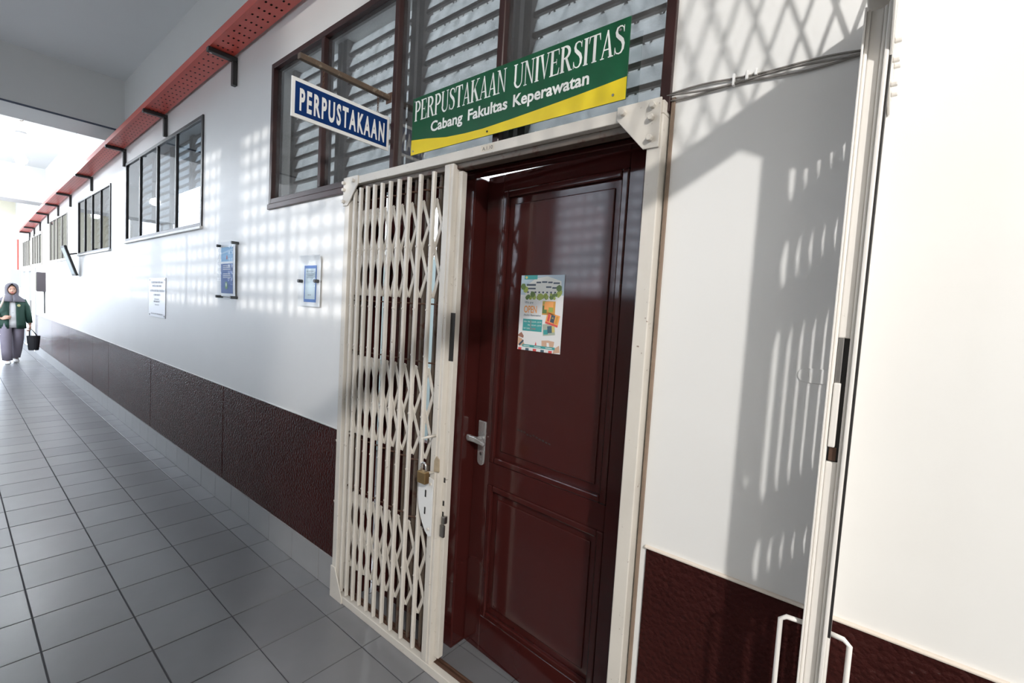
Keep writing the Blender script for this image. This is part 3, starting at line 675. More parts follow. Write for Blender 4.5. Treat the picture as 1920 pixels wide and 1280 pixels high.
# ================================================================== signs
sg = thing('hanging_sign', 'blue and white hanging sign reading PERPUSTAKAAN under a rusty bar', 'sign', (0.762, -0.22, 2.18))
SX = 0.762
SM = lambda a, b, d: (SX+d, a, b)       # a along +y, b up, d out to +x
Y1, Y2, ZS0, ZS1 = -0.438, -0.004, 2.176, 2.322
MB().prism([(Y1, ZS0), (Y2, ZS0), (Y2, ZS1), (Y1, ZS1)], SM, -0.006, 0.0).build('sign_board', M_white, sg, bevel=0.001)
MB().prism([(Y1+.013, ZS0+.014), (Y2-.013, ZS0+.014), (Y2-.013, ZS1-.014), (Y1+.013, ZS1-.014)], SM, 0.0, 0.001).build('blue_field', M_blue, sg)
MB().prism([(Y1+.013, ZS0+.014), (Y2-.013, ZS0+.014), (Y2-.013, ZS1-.014), (Y1+.013, ZS1-.014)], SM, -0.007, -0.006).build('blue_field', M_blue, sg)
tb = MB(); tb.flatonly = True; put_text(tb, 'PERPUSTAKAAN', SM, Y1+0.030, 2.209, 0.0016, width=0.378, cap=0.080, bold=0.036, spacing=1.34); tb.build('lettering', M_ltext, sg)
for y in (-0.315, -0.065):
    ch = MB(); z = 2.322; kk = 0
    while z < 2.385:
        c = Vector((SX-0.003, y, z+0.006)); e = Vector((1, 0, 0)) if kk % 2 else Vector((0, 1, 0))
        ch.tube([c + e*0.004*math.cos(2*PI*t/8) + Vector((0, 0, 1))*0.0065*math.sin(2*PI*t/8) for t in range(8)], 0.0013, 5, close=True); z += 0.010; kk += 1
    ch.build('chain', M_rust, sg)
rb = thing('sign_bar', 'rusty square bar sticking out from the window post above the blue sign', 'bar', (SX, 0, 2.40))
MB().box(SX-0.012, SX+0.010, -0.415, -0.012, 2.392, 2.414).build('bar', M_rustbar, rb, bevel=0.003)
MB().box(SX-0.020, SX+0.020, -0.014, -0.011, 2.380, 2.425).build('fixing_plate', M_rust, rb, bevel=0.002)

gs = thing('library_sign', 'green and yellow wall sign reading PERPUSTAKAAN UNIVERSITAS Cabang Fakultas Keperawatan', 'sign', (1.44, -0.03, 2.116))
A0, A1, C0, C1 = 0.957, 1.921, 2.116, 2.345
GM = lambda a, b, d: (a, -0.026-d, b)
MB().prism([(A0, C0), (A1, C0), (A1, C1), (A0, C1)], GM, 0, 0.004).build('sign_board', M_green, gs, bevel=0.0008)
wv = [(0.0, 0.062), (0.10, 0.052), (0.22, 0.036), (0.33, 0.030), (0.42, 0.029), (0.55, 0.034), (0.68, 0.041), (0.80, 0.048), (0.90, 0.055), (1.0, 0.063)]
mb = MB(); mb.flatonly = True
for (t0, h0), (t1, h1) in zip(wv, wv[1:]):
    mb.flat([(A0+(A1-A0)*t0, C0), (A0+(A1-A0)*t1, C0), (A0+(A1-A0)*t1, C0+h1), (A0+(A1-A0)*t0, C0+h0)], GM, 0.0046)
mb.build('yellow_band', M_yellow, gs)
tb = MB(); tb.flatonly = True
put_serif(tb, 'PERPUSTAKAAN', GM, 0.972, 2.250, 0.0052, 0.494, 0.080); tb.build('lettering', M_ltext, gs)
tb = MB(); tb.flatonly = True; put_serif(tb, 'UNIVERSITAS', GM, 1.497, 2.248, 0.0052, 0.412, 0.080); tb.build('lettering', M_ltext, gs)
for wd_, x0_, x1_ in (('Cabang', 1.077, 1.257), ('Fakultas', 1.285, 1.476), ('Keperawatan', 1.501, 1.797)):
    tb = MB(); tb.flatonly = True; put_text(tb, wd_, GM, x0_, 2.190, 0.0052, width=x1_-x0_, cap=0.040, bold=0.026); tb.build('lettering', M_ltext, gs)
for a, b in ((A0+.015, C1-.015), (A1-.03, C1-.03), (A0+.015, C0+.015), (A1-.04, C0+.02), (A0+.43, C0+.014)):
    MB().cyl(GM(a, b, 0.004), GM(a, b, 0.0065), 0.004, 8).build('screw', M_steel if a < A0+.4 or a > A0+.5 else M_darkm, gs)

# ------------------------------------------------------------------ poster on the door
PU0, PU1, PZ0, PZ1 = 0.325, 0.540, 1.345, 1.640           # u from hinge: right edge 0.325, left edge 0.54
PW, PH = PU1-PU0, PZ1-PZ0
def PM(a, b, d):                                          # a 0..1 from the left edge, b 0..1 from the bottom
    curl = 0.0
    return LF(PU1-a*PW+ (0.010*(0.5-b) if False else 0), -0.0065+d, PZ0+b*PH)
po = thing('door_poster', 'white paper opening hours poster with a building photo taped on the brown door', 'poster', LF(0.43, 0, PZ0))
pm = MB(); N = 10
for i in range(N):
    for j in range(N): pm.flat([(i/N, j/N), ((i+1)/N, j/N), ((i+1)/N, (j+1)/N), (i/N, (j+1)/N)], PM, -0.003)
# sits just clear of the raised field
paper = mat('poster_paper', (0.80, 0.79, 0.78), 0.6)
pm2 = MB(); pm2.loft([[PM(i/N, j/N, 0.0000) for i in range(N+1)] for j in range(N+1)], cap=False, closed=False); pm2.build('paper', paper, po, smooth=True)
cols = [(0.045, 0.30, 0.29), (0.45, 0.55, 0.62), (0.78, 0.77, 0.72), (0.05, 0.07, 0.10), (0.10, 0.16, 0.04), (0.30, 0.36, 0.07), (0.85, 0.36, 0.10), (0.62, 0.30, 0.05), (0.62, 0.07, 0.06), (0.85, 0.83, 0.80), (0.40, 0.44, 0.35), (0.60, 0.38, 0.26), (0.05, 0.10, 0.13), (0.62, 0.50, 0.16), (0.30, 0.14, 0.10)]
pmats = [mat('poster_ink_%d' % i, c, 0.5) for i, c in enumerate(cols)]
pk = MB(); pk.flatonly = True
def R_(a0, b0, a1, b1, mi, lv=1): pk.flat([(a0, b0), (a1, b0), (a1, b1), (a0, b1)], PM, 0.0002+lv*0.00012, mi)
def Pg(pts, mi, lv=1): pk.flat(pts, PM, 0.0002+lv*0.00012, mi)
R_(0.0, 0.74, 1, 1, 1, 0)                                                        # sky
Pg([(0.12, 0.86), (0.35, 0.955), (0.62, 0.985), (0.93, 0.92), (0.95, 0.72), (0.12, 0.72)], 2, 1)
for a0, b0, a1, b1 in ((0.14, 0.86, 0.36, 0.885), (0.37, 0.895, 0.48, 0.915), (0.50, 0.90, 0.62, 0.92), (0.64, 0.895, 0.74, 0.915), (0.76, 0.885, 0.90, 0.905), (0.16, 0.815, 0.36, 0.835), (0.60, 0.835, 0.72, 0.855), (0.74, 0.825, 0.86, 0.845)):
    R_(a0, b0, a1, b1, 3, 2)
for k2 in range(8): R_(0.16+k2*0.09, 0.765, 0.20+k2*0.09, 0.787, 3, 2)
rr = random.Random(4)
for k2 in range(26):
    ca, cb2 = rr.uniform(0.02, 0.98), rr.uniform(0.70, 0.75); rad = rr.uniform(0.03, 0.07)
    if ca < 0.14 or ca > 0.86: cb2 += rr.uniform(0, 0.12)
    Pg([(ca+rad*math.cos(t*PI/3+k2), cb2+0.7*rad*math.sin(t*PI/3+k2)) for t in range(6)], 4 if k2 % 2 else 5, 3+k2*0.02)
R_(0.08, 0.945, 0.39, 1.0, 0, 5); Pg([(0.13+0.03*math.cos(t*PI/4), 0.972+0.018*math.sin(t*PI/4)) for t in range(8)], 13, 6)
put_text(pk, 'We are', PM, 0.125, 0.625, 0.0010, width=0.20, cap=0.036, mi=12, shear=0.2)
put_text(pk, 'OPEN', PM, 0.11, 0.505, 0.0010, width=0.31, cap=0.095, bold=0.02, mi=6)
put_text(pk, 'During Renovation', PM, 0.11, 0.462, 0.0010, width=0.41, cap=0.022, bold=0.02, mi=12, shear=0.3)
R_(0.10, 0.26, 0.56, 0.42, 0, 1)
for b0, l, r_ in ((0.375, 'MON - THU', '8.30 AM - 5.00 PM'), (0.33, 'FRI', '8.30 AM - 5.00 PM'), (0.285, 'SAT SUN', '')):
    wl = 0.15 if len(l) > 4 else 0.05
    put_text(pk, l, PM, 0.275-wl, b0, 0.0008, width=wl, cap=0.020, mi=9)
    if r_: put_text(pk, r_, PM, 0.315, b0, 0.0008, width=0.225, cap=0.020, mi=9)
put_text(pk, 'CLOSED', PM, 0.315, 0.285, 0.0008, width=0.10, cap=0.020, mi=8); R_(0.29, 0.27, 0.296, 0.41, 8, 3)
def snap(ca, cb2, hw, hh, rot, mi, bits):                                         # tilted snapshots
    c, s_ = math.cos(rot), math.sin(rot)
    T = lambda x, y: (ca+(x*c-y*s_*PH/PW), cb2+(x*s_*PW/PH+y*c))
    Pg([T(-hw, -hh), T(hw, -hh), T(hw, hh), T(-hw, hh)], mi, 6)
    for (x, y, wx, wy, m2) in bits: Pg([T(x-wx, y-wy), T(x+wx, y-wy), T(x+wx, y+wy), T(x-wx, y+wy)], m2, 7+x)
snap(0.69, 0.575, 0.145, 0.088, 0.0, 7, [(0.0, 0.03, 0.10, 0.05, 6), (-0.09, -0.02, 0.05, 0.05, 4), (0.05, -0.02, 0.05, 0.03, 5), (-0.10, 0.07, 0.03, 0.02, 5)])
snap(0.79, 0.43, 0.145, 0.075, -0.22, 6, [(0.0, 0.01, 0.045, 0.048, 3), (-0.09, 0.01, 0.025, 0.05, 8), (0.09, 0.01, 0.025, 0.05, 7), (0.0, -0.062, 0.14, 0.012, 8), (0.0, 0.02, 0.02, 0.01, 13)])
snap(0.72, 0.30, 0.135, 0.075, 0.12, 10, [(0.02, 0.0, 0.05, 0.045, 12), (0.10, 0.0, 0.03, 0.04, 13), (-0.07, -0.03, 0.05, 0.03, 0), (0.0, 0.01, 0.03, 0.03, 9)])
Pg([(0.0, 0.06), (0.0, 0.17), (0.10, 0.15), (0.20, 0.05)], 11, 2); Pg([(0.0, 0.20), (0.08, 0.24), (0.14, 0.19), (0.13, 0.16), (0.0, 0.18)], 14, 3); Pg([(0.02, 0.07), (0.13, 0.14), (0.15, 0.12), (0.05, 0.05)], 3, 4)
Pg([(0.58, 0.06), (0.57, 0.15), (0.72, 0.16), (0.86, 0.15), (0.84, 0.05)], 11, 2); Pg([(0.70, 0.06), (0.69, 0.13), (0.74, 0.13), (0.76, 0.06)], 9, 3)
Pg([(0.84, 0.0), (0.86, 0.06), (0.97, 0.11), (0.99, 0.02)], 11, 3); Pg([(0.42, 0.08), (0.44, 0.13), (0.46, 0.08)], 8, 3)
R_(0.12, 0.045, 0.88, 0.078, 0, 5); 
for k2 in range(3): R_(0.15+k2*0.26, 0.056, 0.30+k2*0.26, 0.064, 9, 6)
for k2 in range(5): R_(0.02+k2*0.18, 0.0, 0.10+k2*0.18, 0.03, 12 if k2 % 2 else 8, 2)
pk.build('print', pmats, po)

# ------------------------------------------------------------------ notices on the wall
WM = lambda a, b, d: (a, -d, b)
# plaque
pq = thing('wall_plaque', 'pale metal plaque with engraved text screwed to the white wall', 'plaque', (-2.78, 0, 1.25))
MB().prism([(-3.045, 1.250), (-2.520, 1.250), (-2.520, 1.620), (-3.045, 1.620)], WM, 0, 0.006).build('plate', mat('plaque_metal', (0.62, 0.63, 0.66), 0.35, metal=0.2), pq, bevel=0.002)
def text_rows(mb, x0, x1, rows, d, r, mi=0):
    """rows of small worn lettering too fine to read: (z, height, from, to)"""
    for z, h, f, t in rows:
        x = x0+(x1-x0)*f; xe = x0+(x1-x0)*t
        while x < xe-0.004:
            wd = min(r.uniform(0.010, 0.026)*(x1-x0)/0.25, xe-x); nb = max(2, int(wd/(h*0.55)))
            for q in range(nb):
                ww = wd/nb; mb.flat([(x+q*ww, z), (x+q*ww+ww*0.55, z), (x+q*ww+ww*0.55, z+h*r.uniform(0.7, 1.0)), (x+q*ww, z+h*r.uniform(0.7, 1.0))], WM, d, mi)
            x += wd + h*0.6
rr = random.Random(11)
tb = MB(); tb.flatonly = True
text_rows(tb, -3.045, -2.520, [(1.568, 0.022, .15, .88), (1.535, 0.022, .22, .80), (1.488, 0.026, .08, .94), (1.452, 0.020, .30, .72), (1.414, 0.012, .36, .66), (1.390, 0.018, .32, .70), (1.362, 0.012, .38, .64), (1.275, 0.014, .14, .86)], 0.0068, rr)
tb.build('engraving', mat('engraving_grey', (0.26, 0.26, 0.29), 0.5), pq)
for a, b in ((-3.02, 1.60), (-2.545, 1.60), (-3.02, 1.27), (-2.545, 1.27)): MB().cyl(WM(a, b, 0.006), WM(a, b, 0.009), 0.007, 8).build('screw', M_steel, pq)
# acrylic holder with blue leaflet
h1 = thing('notice_holder', 'clear acrylic holder with blue leaflet held by four dark stand-offs', 'notice', (-1.04, 0, 1.46))
HA, HB, HC, HD = -1.180, -0.895, 1.465, 1.862
MB().prism([(HA, HC), (HB, HC), (HB, HD), (HA, HD)], WM, 0.030, 0.033).build('acrylic_sheet', M_clear, h1)
def curved(a0, b0, a1, b1, base, amp, n=8):
    return lambda s, t, d: WM(a0+(a1-a0)*s, b0+(b1-b0)*t, base+d+amp*math.sin(PI*t)*0.6+amp*(t**4))
CM = curved(HA+0.012, HC+0.02, HB-0.012, HD-0.008, 0.012, 0.008)
MB().loft([[CM(i/8, j/10, 0) for i in range(9)] for j in range(11)], cap=False, closed=False).build('white_sheet', M_white, h1, smooth=True)
lm = MB(); lm.flatonly = True
def strip(t0, t1, mi, s0=0.04, s1=0.86, lv=0.001, n=6):
    for q in range(n):
        ta = t0+(t1-t0)*q/n; tb2 = t0+(t1-t0)*(q+1)/n; lm.add([CM(s0, ta, lv), CM(s1, ta, lv), CM(s1, tb2, lv), CM(s0, tb2, lv)], [(0, 1, 2, 3)], mi)
strip(0.06, 0.62, 0); strip(0.62, 0.66, 2); strip(0.66, 0.93, 1)
for q in range(8):
    s = 0.04+0.82*q/8; lm.add([CM(s, 0.80+0.008*q, .0014), CM(s+.1025, 0.808+0.008*q, .0014), CM(s+.1025, 0.835+0.009*q, .0014), CM(s, 0.826+0.009*q, .0014)], [(0, 1, 2, 3)], 3)
for q in range(6):
    t = 0.575-0.035*q-(0.05 if q > 2 else 0); s = 0.2
    while s < 0.72: lm.add([CM(s, t, .0015), CM(s+.05, t, .0015), CM(s+.05, t+.016, .0015), CM(s, t+.016, .0015)], [(0, 1, 2, 3)], 2); s += 0.065
lm.add([CM(0.42+0.09*math.cos(2*PI*k2/10), 0.21+0.075*math.sin(2*PI*k2/10), .0016) for k2 in range(10)], [tuple(range(10))], 4)
lm.add([CM(0.42+0.04*math.cos(2*PI*k2/8), 0.22+0.04*math.sin(2*PI*k2/8), .0019) for k2 in range(8)], [tuple(range(8))], 2)
lm.add([CM(0.42, 0.70, .0016), CM(0.50, 0.70, .0016), CM(0.49, 0.76, .0016), CM(0.46, 0.785, .0016), CM(0.43, 0.76, .0016)], [(0, 1, 2, 3, 4)], 5)
lm.build('print', [mat('leaflet_blue', (0.035, 0.10, 0.30), 0.5), mat('leaflet_sky', (0.22, 0.45, 0.68), 0.5), M_white, mat('leaflet_pale', (0.50, 0.68, 0.82), 0.5), mat('leaflet_green', (0.12, 0.32, 0.07), 0.5), mat('leaflet_red', (0.42, 0.10, 0.08), 0.5)], h1)
for a, b in ((HA+.012, HD-.022), (HB-.008, HD-.012), (HA+.012, HC+.018), (HB-.008, HC+.016)):
    MB().cyl(WM(a, b, 0.0), WM(a, b, 0.046), 0.0095, 12).build('stand_off', mat('stand_off_metal', (0.10, 0.10, 0.10), 0.4, metal=0.6), h1, smooth=False)
# smaller acrylic holder with blue-bordered card
h2 = thing('notice_holder', 'clear acrylic holder with small blue bordered card held by two stand-offs', 'notice', (0.11, 0, 1.45))
HA, HB, HC, HD = 0.000, 0.222, 1.455, 1.735
MB().prism([(HA, HC), (HB, HC), (HB, HD), (HA, HD)], WM, 0.020, 0.0225).build('acrylic_sheet', M_clear, h2)
CM2 = lambda a, b, d: WM(a, b, d + 0.010*max(0, (b-(HD-0.05))/0.05)**2)
MB().loft([[CM2(HA+.004+(HB-HA-.008)*i/4, HC+.004+(HD-HC-.006)*j/16, 0.010) for i in range(5)] for j in range(17)], cap=False, closed=False).build('backing_sheet', M_white, h2, smooth=True)
lm = MB(); lm.flatonly = True
def RR(a0, b0, a1, b1, mi, d): lm.flat([(a0, b0), (a1, b0), (a1, b1), (a0, b1)], WM, d, mi)
RR(0.045, 1.482, 0.178, 1.680, 0, 0.0112); RR(0.057, 1.498, 0.166, 1.664, 1, 0.0116)
text_rows(lm, 0.060, 0.163, [(1.645, 0.010, .14, .80), (1.632, 0.005, .08, .92), (1.623, 0.005, .2, .8), (1.613, 0.005, .14, .86), (1.518, 0.008, .32, .68)], 0.0120, rr, 2)
lm.build('print', [mat('card_blue', (0.10, 0.20, 0.48), 0.5), mat('card_pale', (0.62, 0.72, 0.76), 0.5), mat('card_ink', (0.06, 0.07, 0.09), 0.5)], h2)
for a in (HA+.022, HB-.024): MB().cyl(WM(a, 1.595, 0.0), WM(a, 1.595, 0.036), 0.009, 12).build('stand_off', mat('stand_off_metal', (0.10, 0.10, 0.10), 0.4, metal=0.6), h2)

# ------------------------------------------------------------------ cables and fittings near the corridor gate
for k2, (za, zm, zb, dy) in enumerate(((2.108, 2.112, 2.096, 0.006), (2.101, 2.103, 2.093, 0.010), (2.094, 2.093, 2.088, 0.006))):
    pts = []
    for i in range(15):
        t = i/14; x = 2.035+0.43*t; z = za*(1-t)+zb*t + 0.004*math.sin(t*9+k2*2) + (0.006*math.sin(PI*t)*(1 if k2 == 0 else -0.4))
        pts.append((x, -dy, z))
    c = MB().tube(pts, 0.0026, 8).build('wall_cable', M_cable, None, smooth=True)
    tag(c, ['thin grey cable, topmost of the bundle crossing the white wall', 'thin grey cable, middle one of the bundle crossing the white wall', 'thin grey cable, lowest of the bundle crossing the white wall'][k2], 'cable', 'cables across the wall')
for k2, x in enumerate((2.205, 2.235, 2.255)):
    c = MB().box(x-0.003, x+0.003, -0.015, 0.0, 2.088+0.006*k2, 2.116).build('cable_clip', M_white, None, bevel=0.0015)
    tag(c, ['white cable clip holding all three grey cables, next to the brown window frame', 'white cable clip in the middle of the row of three on the bundle', 'white cable clip of the row of three closest to the corridor gate'][k2], 'clip', 'cable clips')
tab = MB().prism([(2.46, 1.368), (2.42, 1.368)] + [(2.418-0.017*math.sin(PI*k2/8), 1.385-0.017*math.cos(PI*k2/8)) for k2 in range(1, 8)] + [(2.42, 1.402), (2.46, 1.402)], WM, 0.0, 0.003).build('wall_lug', M_wall, None, bevel=0.001)
tag(tab, 'painted-over metal lug lying flat on the wall behind the gate post', 'lug')
MB().cyl(WM(2.419, 1.385, 0.003), WM(2.419, 1.385, 0.005), 0.005, 10).build('rivet', M_wall, tab)
# timber strip between frame and wall edge
ts = B(2.046, 2.057, -0.004, 0.02, 0.0, 2.10).build('trim_20', mat('bare_timber', (0.22, 0.16, 0.12), 0.7, var=0.3, vscale=12), None, bevel=0.002); ts['kind'] = 'structure'

# ------------------------------------------------------------------ cable tray and brackets
TX = [2.4, -1.0, -4.0, -7.5, -10.0, -13.3]; TZ = [3.160, 3.090, 3.014, 2.915, 2.835, 2.665]
def tz(x):
    for (a, b, c, d) in zip(TX, TX[1:], TZ, TZ[1:]):
        if b <= x <= a: return c+(d-c)*(x-a)/(b-a)
    return TZ[0] if x > TX[0] else TZ[-1]
tr = thing('cable_tray', 'long red perforated steel cable tray on black brackets high along the wall', 'cable tray', (-5, -0.1, 2.9))
YT = [-0.025, -0.045, -0.055, -0.073, -0.083, -0.101, -0.111, -0.130, -0.140, -0.165]
mb = MB(); x = 2.4; xs = []
while x > -13.2: xs += [x, x-0.070]; x -= 0.088
for i in range(len(xs)-1):
    xa, xb = xs[i], xs[i+1]; gap = i % 2 == 1
    for j in range(9):
        if gap and j % 2 == 1: continue
        mb.add([(xa, YT[j], tz(xa)), (xb, YT[j], tz(xb)), (xb, YT[j+1], tz(xb)), (xa, YT[j+1], tz(xa))], [(0, 1, 2, 3)])
mb.flatonly = True; mb.build('tray_base', M_red, tr)
for y0, y1 in ((-0.168, -0.165), (-0.025, -0.022)):
    sd = MB()
    for a, b in zip(TX, TX[1:]):
        b = max(b, -13.2)
        sd.add([(a, y0, tz(a)), (b, y0, tz(b)), (b, y0, tz(b)+0.05), (a, y0, tz(a)+0.05), (a, y1, tz(a)), (b, y1, tz(b)), (b, y1, tz(b)+0.05), (a, y1, tz(a)+0.05)], [(0, 1, 2, 3), (7, 6, 5, 4), (0, 4, 5, 1), (2, 6, 7, 3)])
    sd.build('tray_side', M_red, tr)
cbm = MB()
for a, b in zip(TX, TX[1:]):
    b = max(b, -13.2)
    cbm.add([(a, -0.03, tz(a)+.012), (b, -0.03, tz(b)+.012), (b, -0.155, tz(b)+.012), (a, -0.155, tz(a)+.012), (a, -0.03, tz(a)+.03), (b, -0.03, tz(b)+.03), (b, -0.155, tz(b)+.03), (a, -0.155, tz(a)+.03)],
            [(0, 1, 2, 3), (7, 6, 5, 4), (0, 4, 5, 1), (2, 6, 7, 3), (0, 3, 7, 4), (1, 5, 6, 2)])
o = cbm.build('flat_cable', M_bcable); tag(o, 'black flat cables lying inside the red tray', 'cable')
for x, where in ((0.55, 'above the signed library window'), (-1.0, 'over the bare wall above the blue leaflet'), (-2.55, 'over the middle of the window above the metal plaque'),
                 (-4.03, 'beside the ceiling beam'), (-5.82, 'over the middle of the window past the beam'), (-7.47, 'over the wall by the tilted panel'),
                 (-8.70, 'over the grey framed window past the tilted panel'), (-9.94, 'between the grey framed window and the dark wall box'), (-11.10, 'straight above the dark wall box'),
                 (-12.08, 'over the white double door'), (-12.95, 'at the far end of the tray')):
    z = tz(x); br = thing('tray_bracket', 'black bracket under the red tray, ' + where, 'bracket', (x, 0, z-0.18), 'brackets under the cable tray')
    B(x-0.020, x+0.020, -0.175, 0.0, z-0.030, z-0.001).build('arm', M_darkm, br, bevel=0.003)
    B(x-0.020, x+0.020, -0.028, 0.0, z-0.185, z-0.030).build('leg', M_darkm, br, bevel=0.003)
    MB().cyl((x, -0.155, z-0.031), (x, -0.155, z-0.034), 0.009, 8).build('bolt', M_steel, br)

# ------------------------------------------------------------------ fittings further down the corridor
tp = thing('tilted_panel', 'slim dark framed panel hung tilted out from the white wall', 'panel', (-6.4, -0.1, 1.65))
c0 = Vector((-6.95, -0.03, 1.66)); ax = Vector((0.0, -0.13, 0.42)).normalized(); nx = Vector((0, -ax.z, ax.y)).normalized()
if nx.y > 0: nx = -nx
def TPm(a, d, b): p = c0 + Vector((1, 0, 0))*a + ax*b + nx*d; return tuple(p)
B(0, 0.32, 0, 0.03, 0, 0.44, mp=TPm).build('frame', M_darkm, tp, bevel=0.004)
B(0.03, 0.29, 0.03, 0.032, 0.03, 0.41, mp=TPm).build('face', mat('grey_teal_face', (0.10, 0.14, 0.145), 0.4), tp)
B(0.14, 0.18, -0.10, 0.0, 0.30, 0.32, mp=TPm).build('stay', M_darkm, tp)
wb = thing('wall_box', 'dark metal box with pale front door mounted beside the white door', 'box', (-10.6, -0.07, 1.35))
B(-11.0, -10.42, -0.13, 0.0, 1.36, 1.74).build('body', mat('dark_box_paint', (0.05, 0.04, 0.045), 0.4), wb, bevel=0.004)
B(-10.98, -10.44, -0.142, -0.13, 1.38, 1.72).build('door', mat('pale_box_door', (0.55, 0.55, 0.42), 0.3), wb, bevel=0.003)
MB().cyl((-10.5, -0.012, 0.93), (-10.5, -0.012, 1.36), 0.010).build('conduit', M_darkm, wb)
eb = thing('electrical_box', 'grey electrical box at the end of the wall below a red pipe', 'box', (-15.3, -0.1, 1.40))
B(-15.6, -15.1, -0.20, 0.0, 1.40, 1.85).build('body', mat('grey_box_paint', (0.40, 0.41, 0.42), 0.5), eb, bevel=0.006)
B(-15.58, -15.12, -0.215, -0.20, 1.42, 1.83).build('door', mat('pale_grey_paint', (0.62, 0.60, 0.50), 0.5), eb, bevel=0.004)
rp = MB().cyl((-15.35, -0.04, 1.85), (-15.35, -0.04, 2.65), 0.02).build('red_pipe', M_red); tag(rp, 'red vertical pipe rising from the grey electrical box', 'pipe')
for lx, ly, lab in ((-7.7, -0.52, 'globe ceiling lamp glowing white between the two ceiling beams, beside the wall'), (-5.7, -1.5, 'added globe lamp outside the view, close past the first beam on the balcony side'),
                    (-9.4, -1.5, 'added globe lamp outside the view, before the second beam on the balcony side'), (-13.4, -1.2, 'added globe lamp outside the view, past the second beam')):
    lp = thing('ceiling_lamp', lab, 'lamp', (lx, ly, 3.28), 'ceiling lamps of the far bays')  # wall-side lamp aside, these are added out of view to brighten the far bays
    MB().cyl((lx, ly, 3.72), (lx, ly, TOP), 0.06, 16).build('base', M_white, lp)
    MB().cyl((lx, ly, 3.40), (lx, ly, 3.72), 0.012, 8).build('stem', M_white, lp)
    MB().ball((lx, ly, 3.34), 0.07, 0.07, 0.07, 16).build('globe', mat('lamp_glow', (1, 1, 1), 0.5, emit=((0.88, 0.94, 1.0), 1700)), lp, smooth=True)
hk = thing('ceiling_hook', 'small brown hook on the ceiling past the first beam', 'hook', (-6.6, -0.6, 3.70))
MB().cyl((-6.6, -0.6, 3.70), (-6.6, -0.6, TOP), 0.03, 10).build('base', mat('brown_plastic', (0.25, 0.19, 0.13), 0.5), hk)
MB().tube([(-6.6, -0.6+0.025*math.cos(PI*k2/6-PI/2), 3.675-0.025*math.sin(PI*k2/6-PI/2)) for k2 in range(8)], 0.006, 6).build('hook', mat('brown_plastic', (0.25, 0.19, 0.13), 0.5), hk)

# ================================================================== the walking person
PXc, PYc, SC = -10.15, -0.475, 0.915
def PP(x, y, z): return (PXc+x*SC, PYc+y*SC, z*SC)      # local: +x is the way she faces, +y her left
pe = thing('person', 'person in a green blazer and grey headscarf walking along the corridor', 'person', (PXc, PYc, 0))
M_skin = mat('skin', (0.36, 0.20, 0.14), 0.5); M_scarf = mat('scarf_grey', (0.075, 0.070, 0.085), 0.8, var=0.1, vscale=30)
M_blaz = mat('blazer_green', (0.003, 0.030, 0.019), 0.75, var=0.15, vscale=20); M_trou = mat('trouser_lilac', (0.21, 0.185, 0.225), 0.8, var=0.1, vscale=12)
M_shirt = mat('shirt_print', (0.66, 0.66, 0.66), 0.7, stain=((0.12, 0.10, 0.14), 30, 0.62)); M_shoe = mat('shoe_white', (0.75, 0.74, 0.72), 0.6)
body = MB()
def PT(pts, rs, n=10): body.tube([PP(*p) for p in pts], [r*SC for r in rs], n)
PT([(0, 0, 0.80), (0, 0, 0.95), (0, 0, 1.10), (0, 0, 1.26), (0, 0, 1.33)], [0.12, 0.12, 0.12, 0.115, 0.08], 14)       # trunk
PT([(0, 0, 1.28), (0.005, 0, 1.42)], [0.055, 0.05])                                                                    # neck
body.ball(PP(0.01, 0, 1.485), 0.088*SC, 0.074*SC, 0.105*SC, 16)
body.ball(PP(0.035, 0, 1.455), 0.058*SC, 0.052*SC, 0.058*SC, 14)                                                       # jaw
body.tube([PP(0.085, 0, 1.495), PP(0.106, 0, 1.462)], [0.008*SC, 0.014*SC], 8)                                         # nose
# her left arm hangs with the bag, her right arm bends to the shoulder strap
LA = [(0, 0.16, 1.27), (-0.01, 0.225, 1.02), (0.03, 0.250, 0.80)]; RA = [(0, -0.16, 1.27), (-0.02, -0.235, 1.04), (0.10, -0.150, 0.905)]
PT(LA, [0.052, 0.042, 0.028]); PT(RA, [0.052, 0.042, 0.028])
def hand(wr, d, side, curl):
    """palm plus five tapered fingers; d = pointing direction, side = towards the thumb, curl = towards the palm"""
    wr, d, side, curl = Vector(wr), Vector(d).normalized(), Vector(side).normalized(), Vector(curl).normalized()
    for k in (-0.026, -0.009, 0.009, 0.026): PT([wr, wr+d*0.04+side*k*0.8, wr+d*0.085+side*k], [0.016, 0.015, 0.012], 8)
    for k, ln in ((0.027, 0.062), (0.009, 0.072), (-0.009, 0.066), (-0.027, 0.050)):
        b0 = wr+d*0.085+side*k; PT([b0, b0+d*ln*0.5+curl*0.012, b0+d*ln*0.75+curl*0.035, b0+d*ln*0.6+curl*0.055], [0.0095, 0.009, 0.0085, 0.007], 8)
    b0 = wr+d*0.03+side*0.026; PT([b0, b0+d*0.03+side*0.022+curl*0.01, b0+d*0.055+side*0.020+curl*0.032], [0.012, 0.010, 0.008], 8)
hand((0.03, 0.252, 0.79), (0.05, 0.02, -1), (1, 0, 0), (0, -1, 0)); hand((0.105, -0.150, 0.905), (0.6, 0.5, 0.25), (0, 0.1, 1), (-0.4, 0.8, 0))
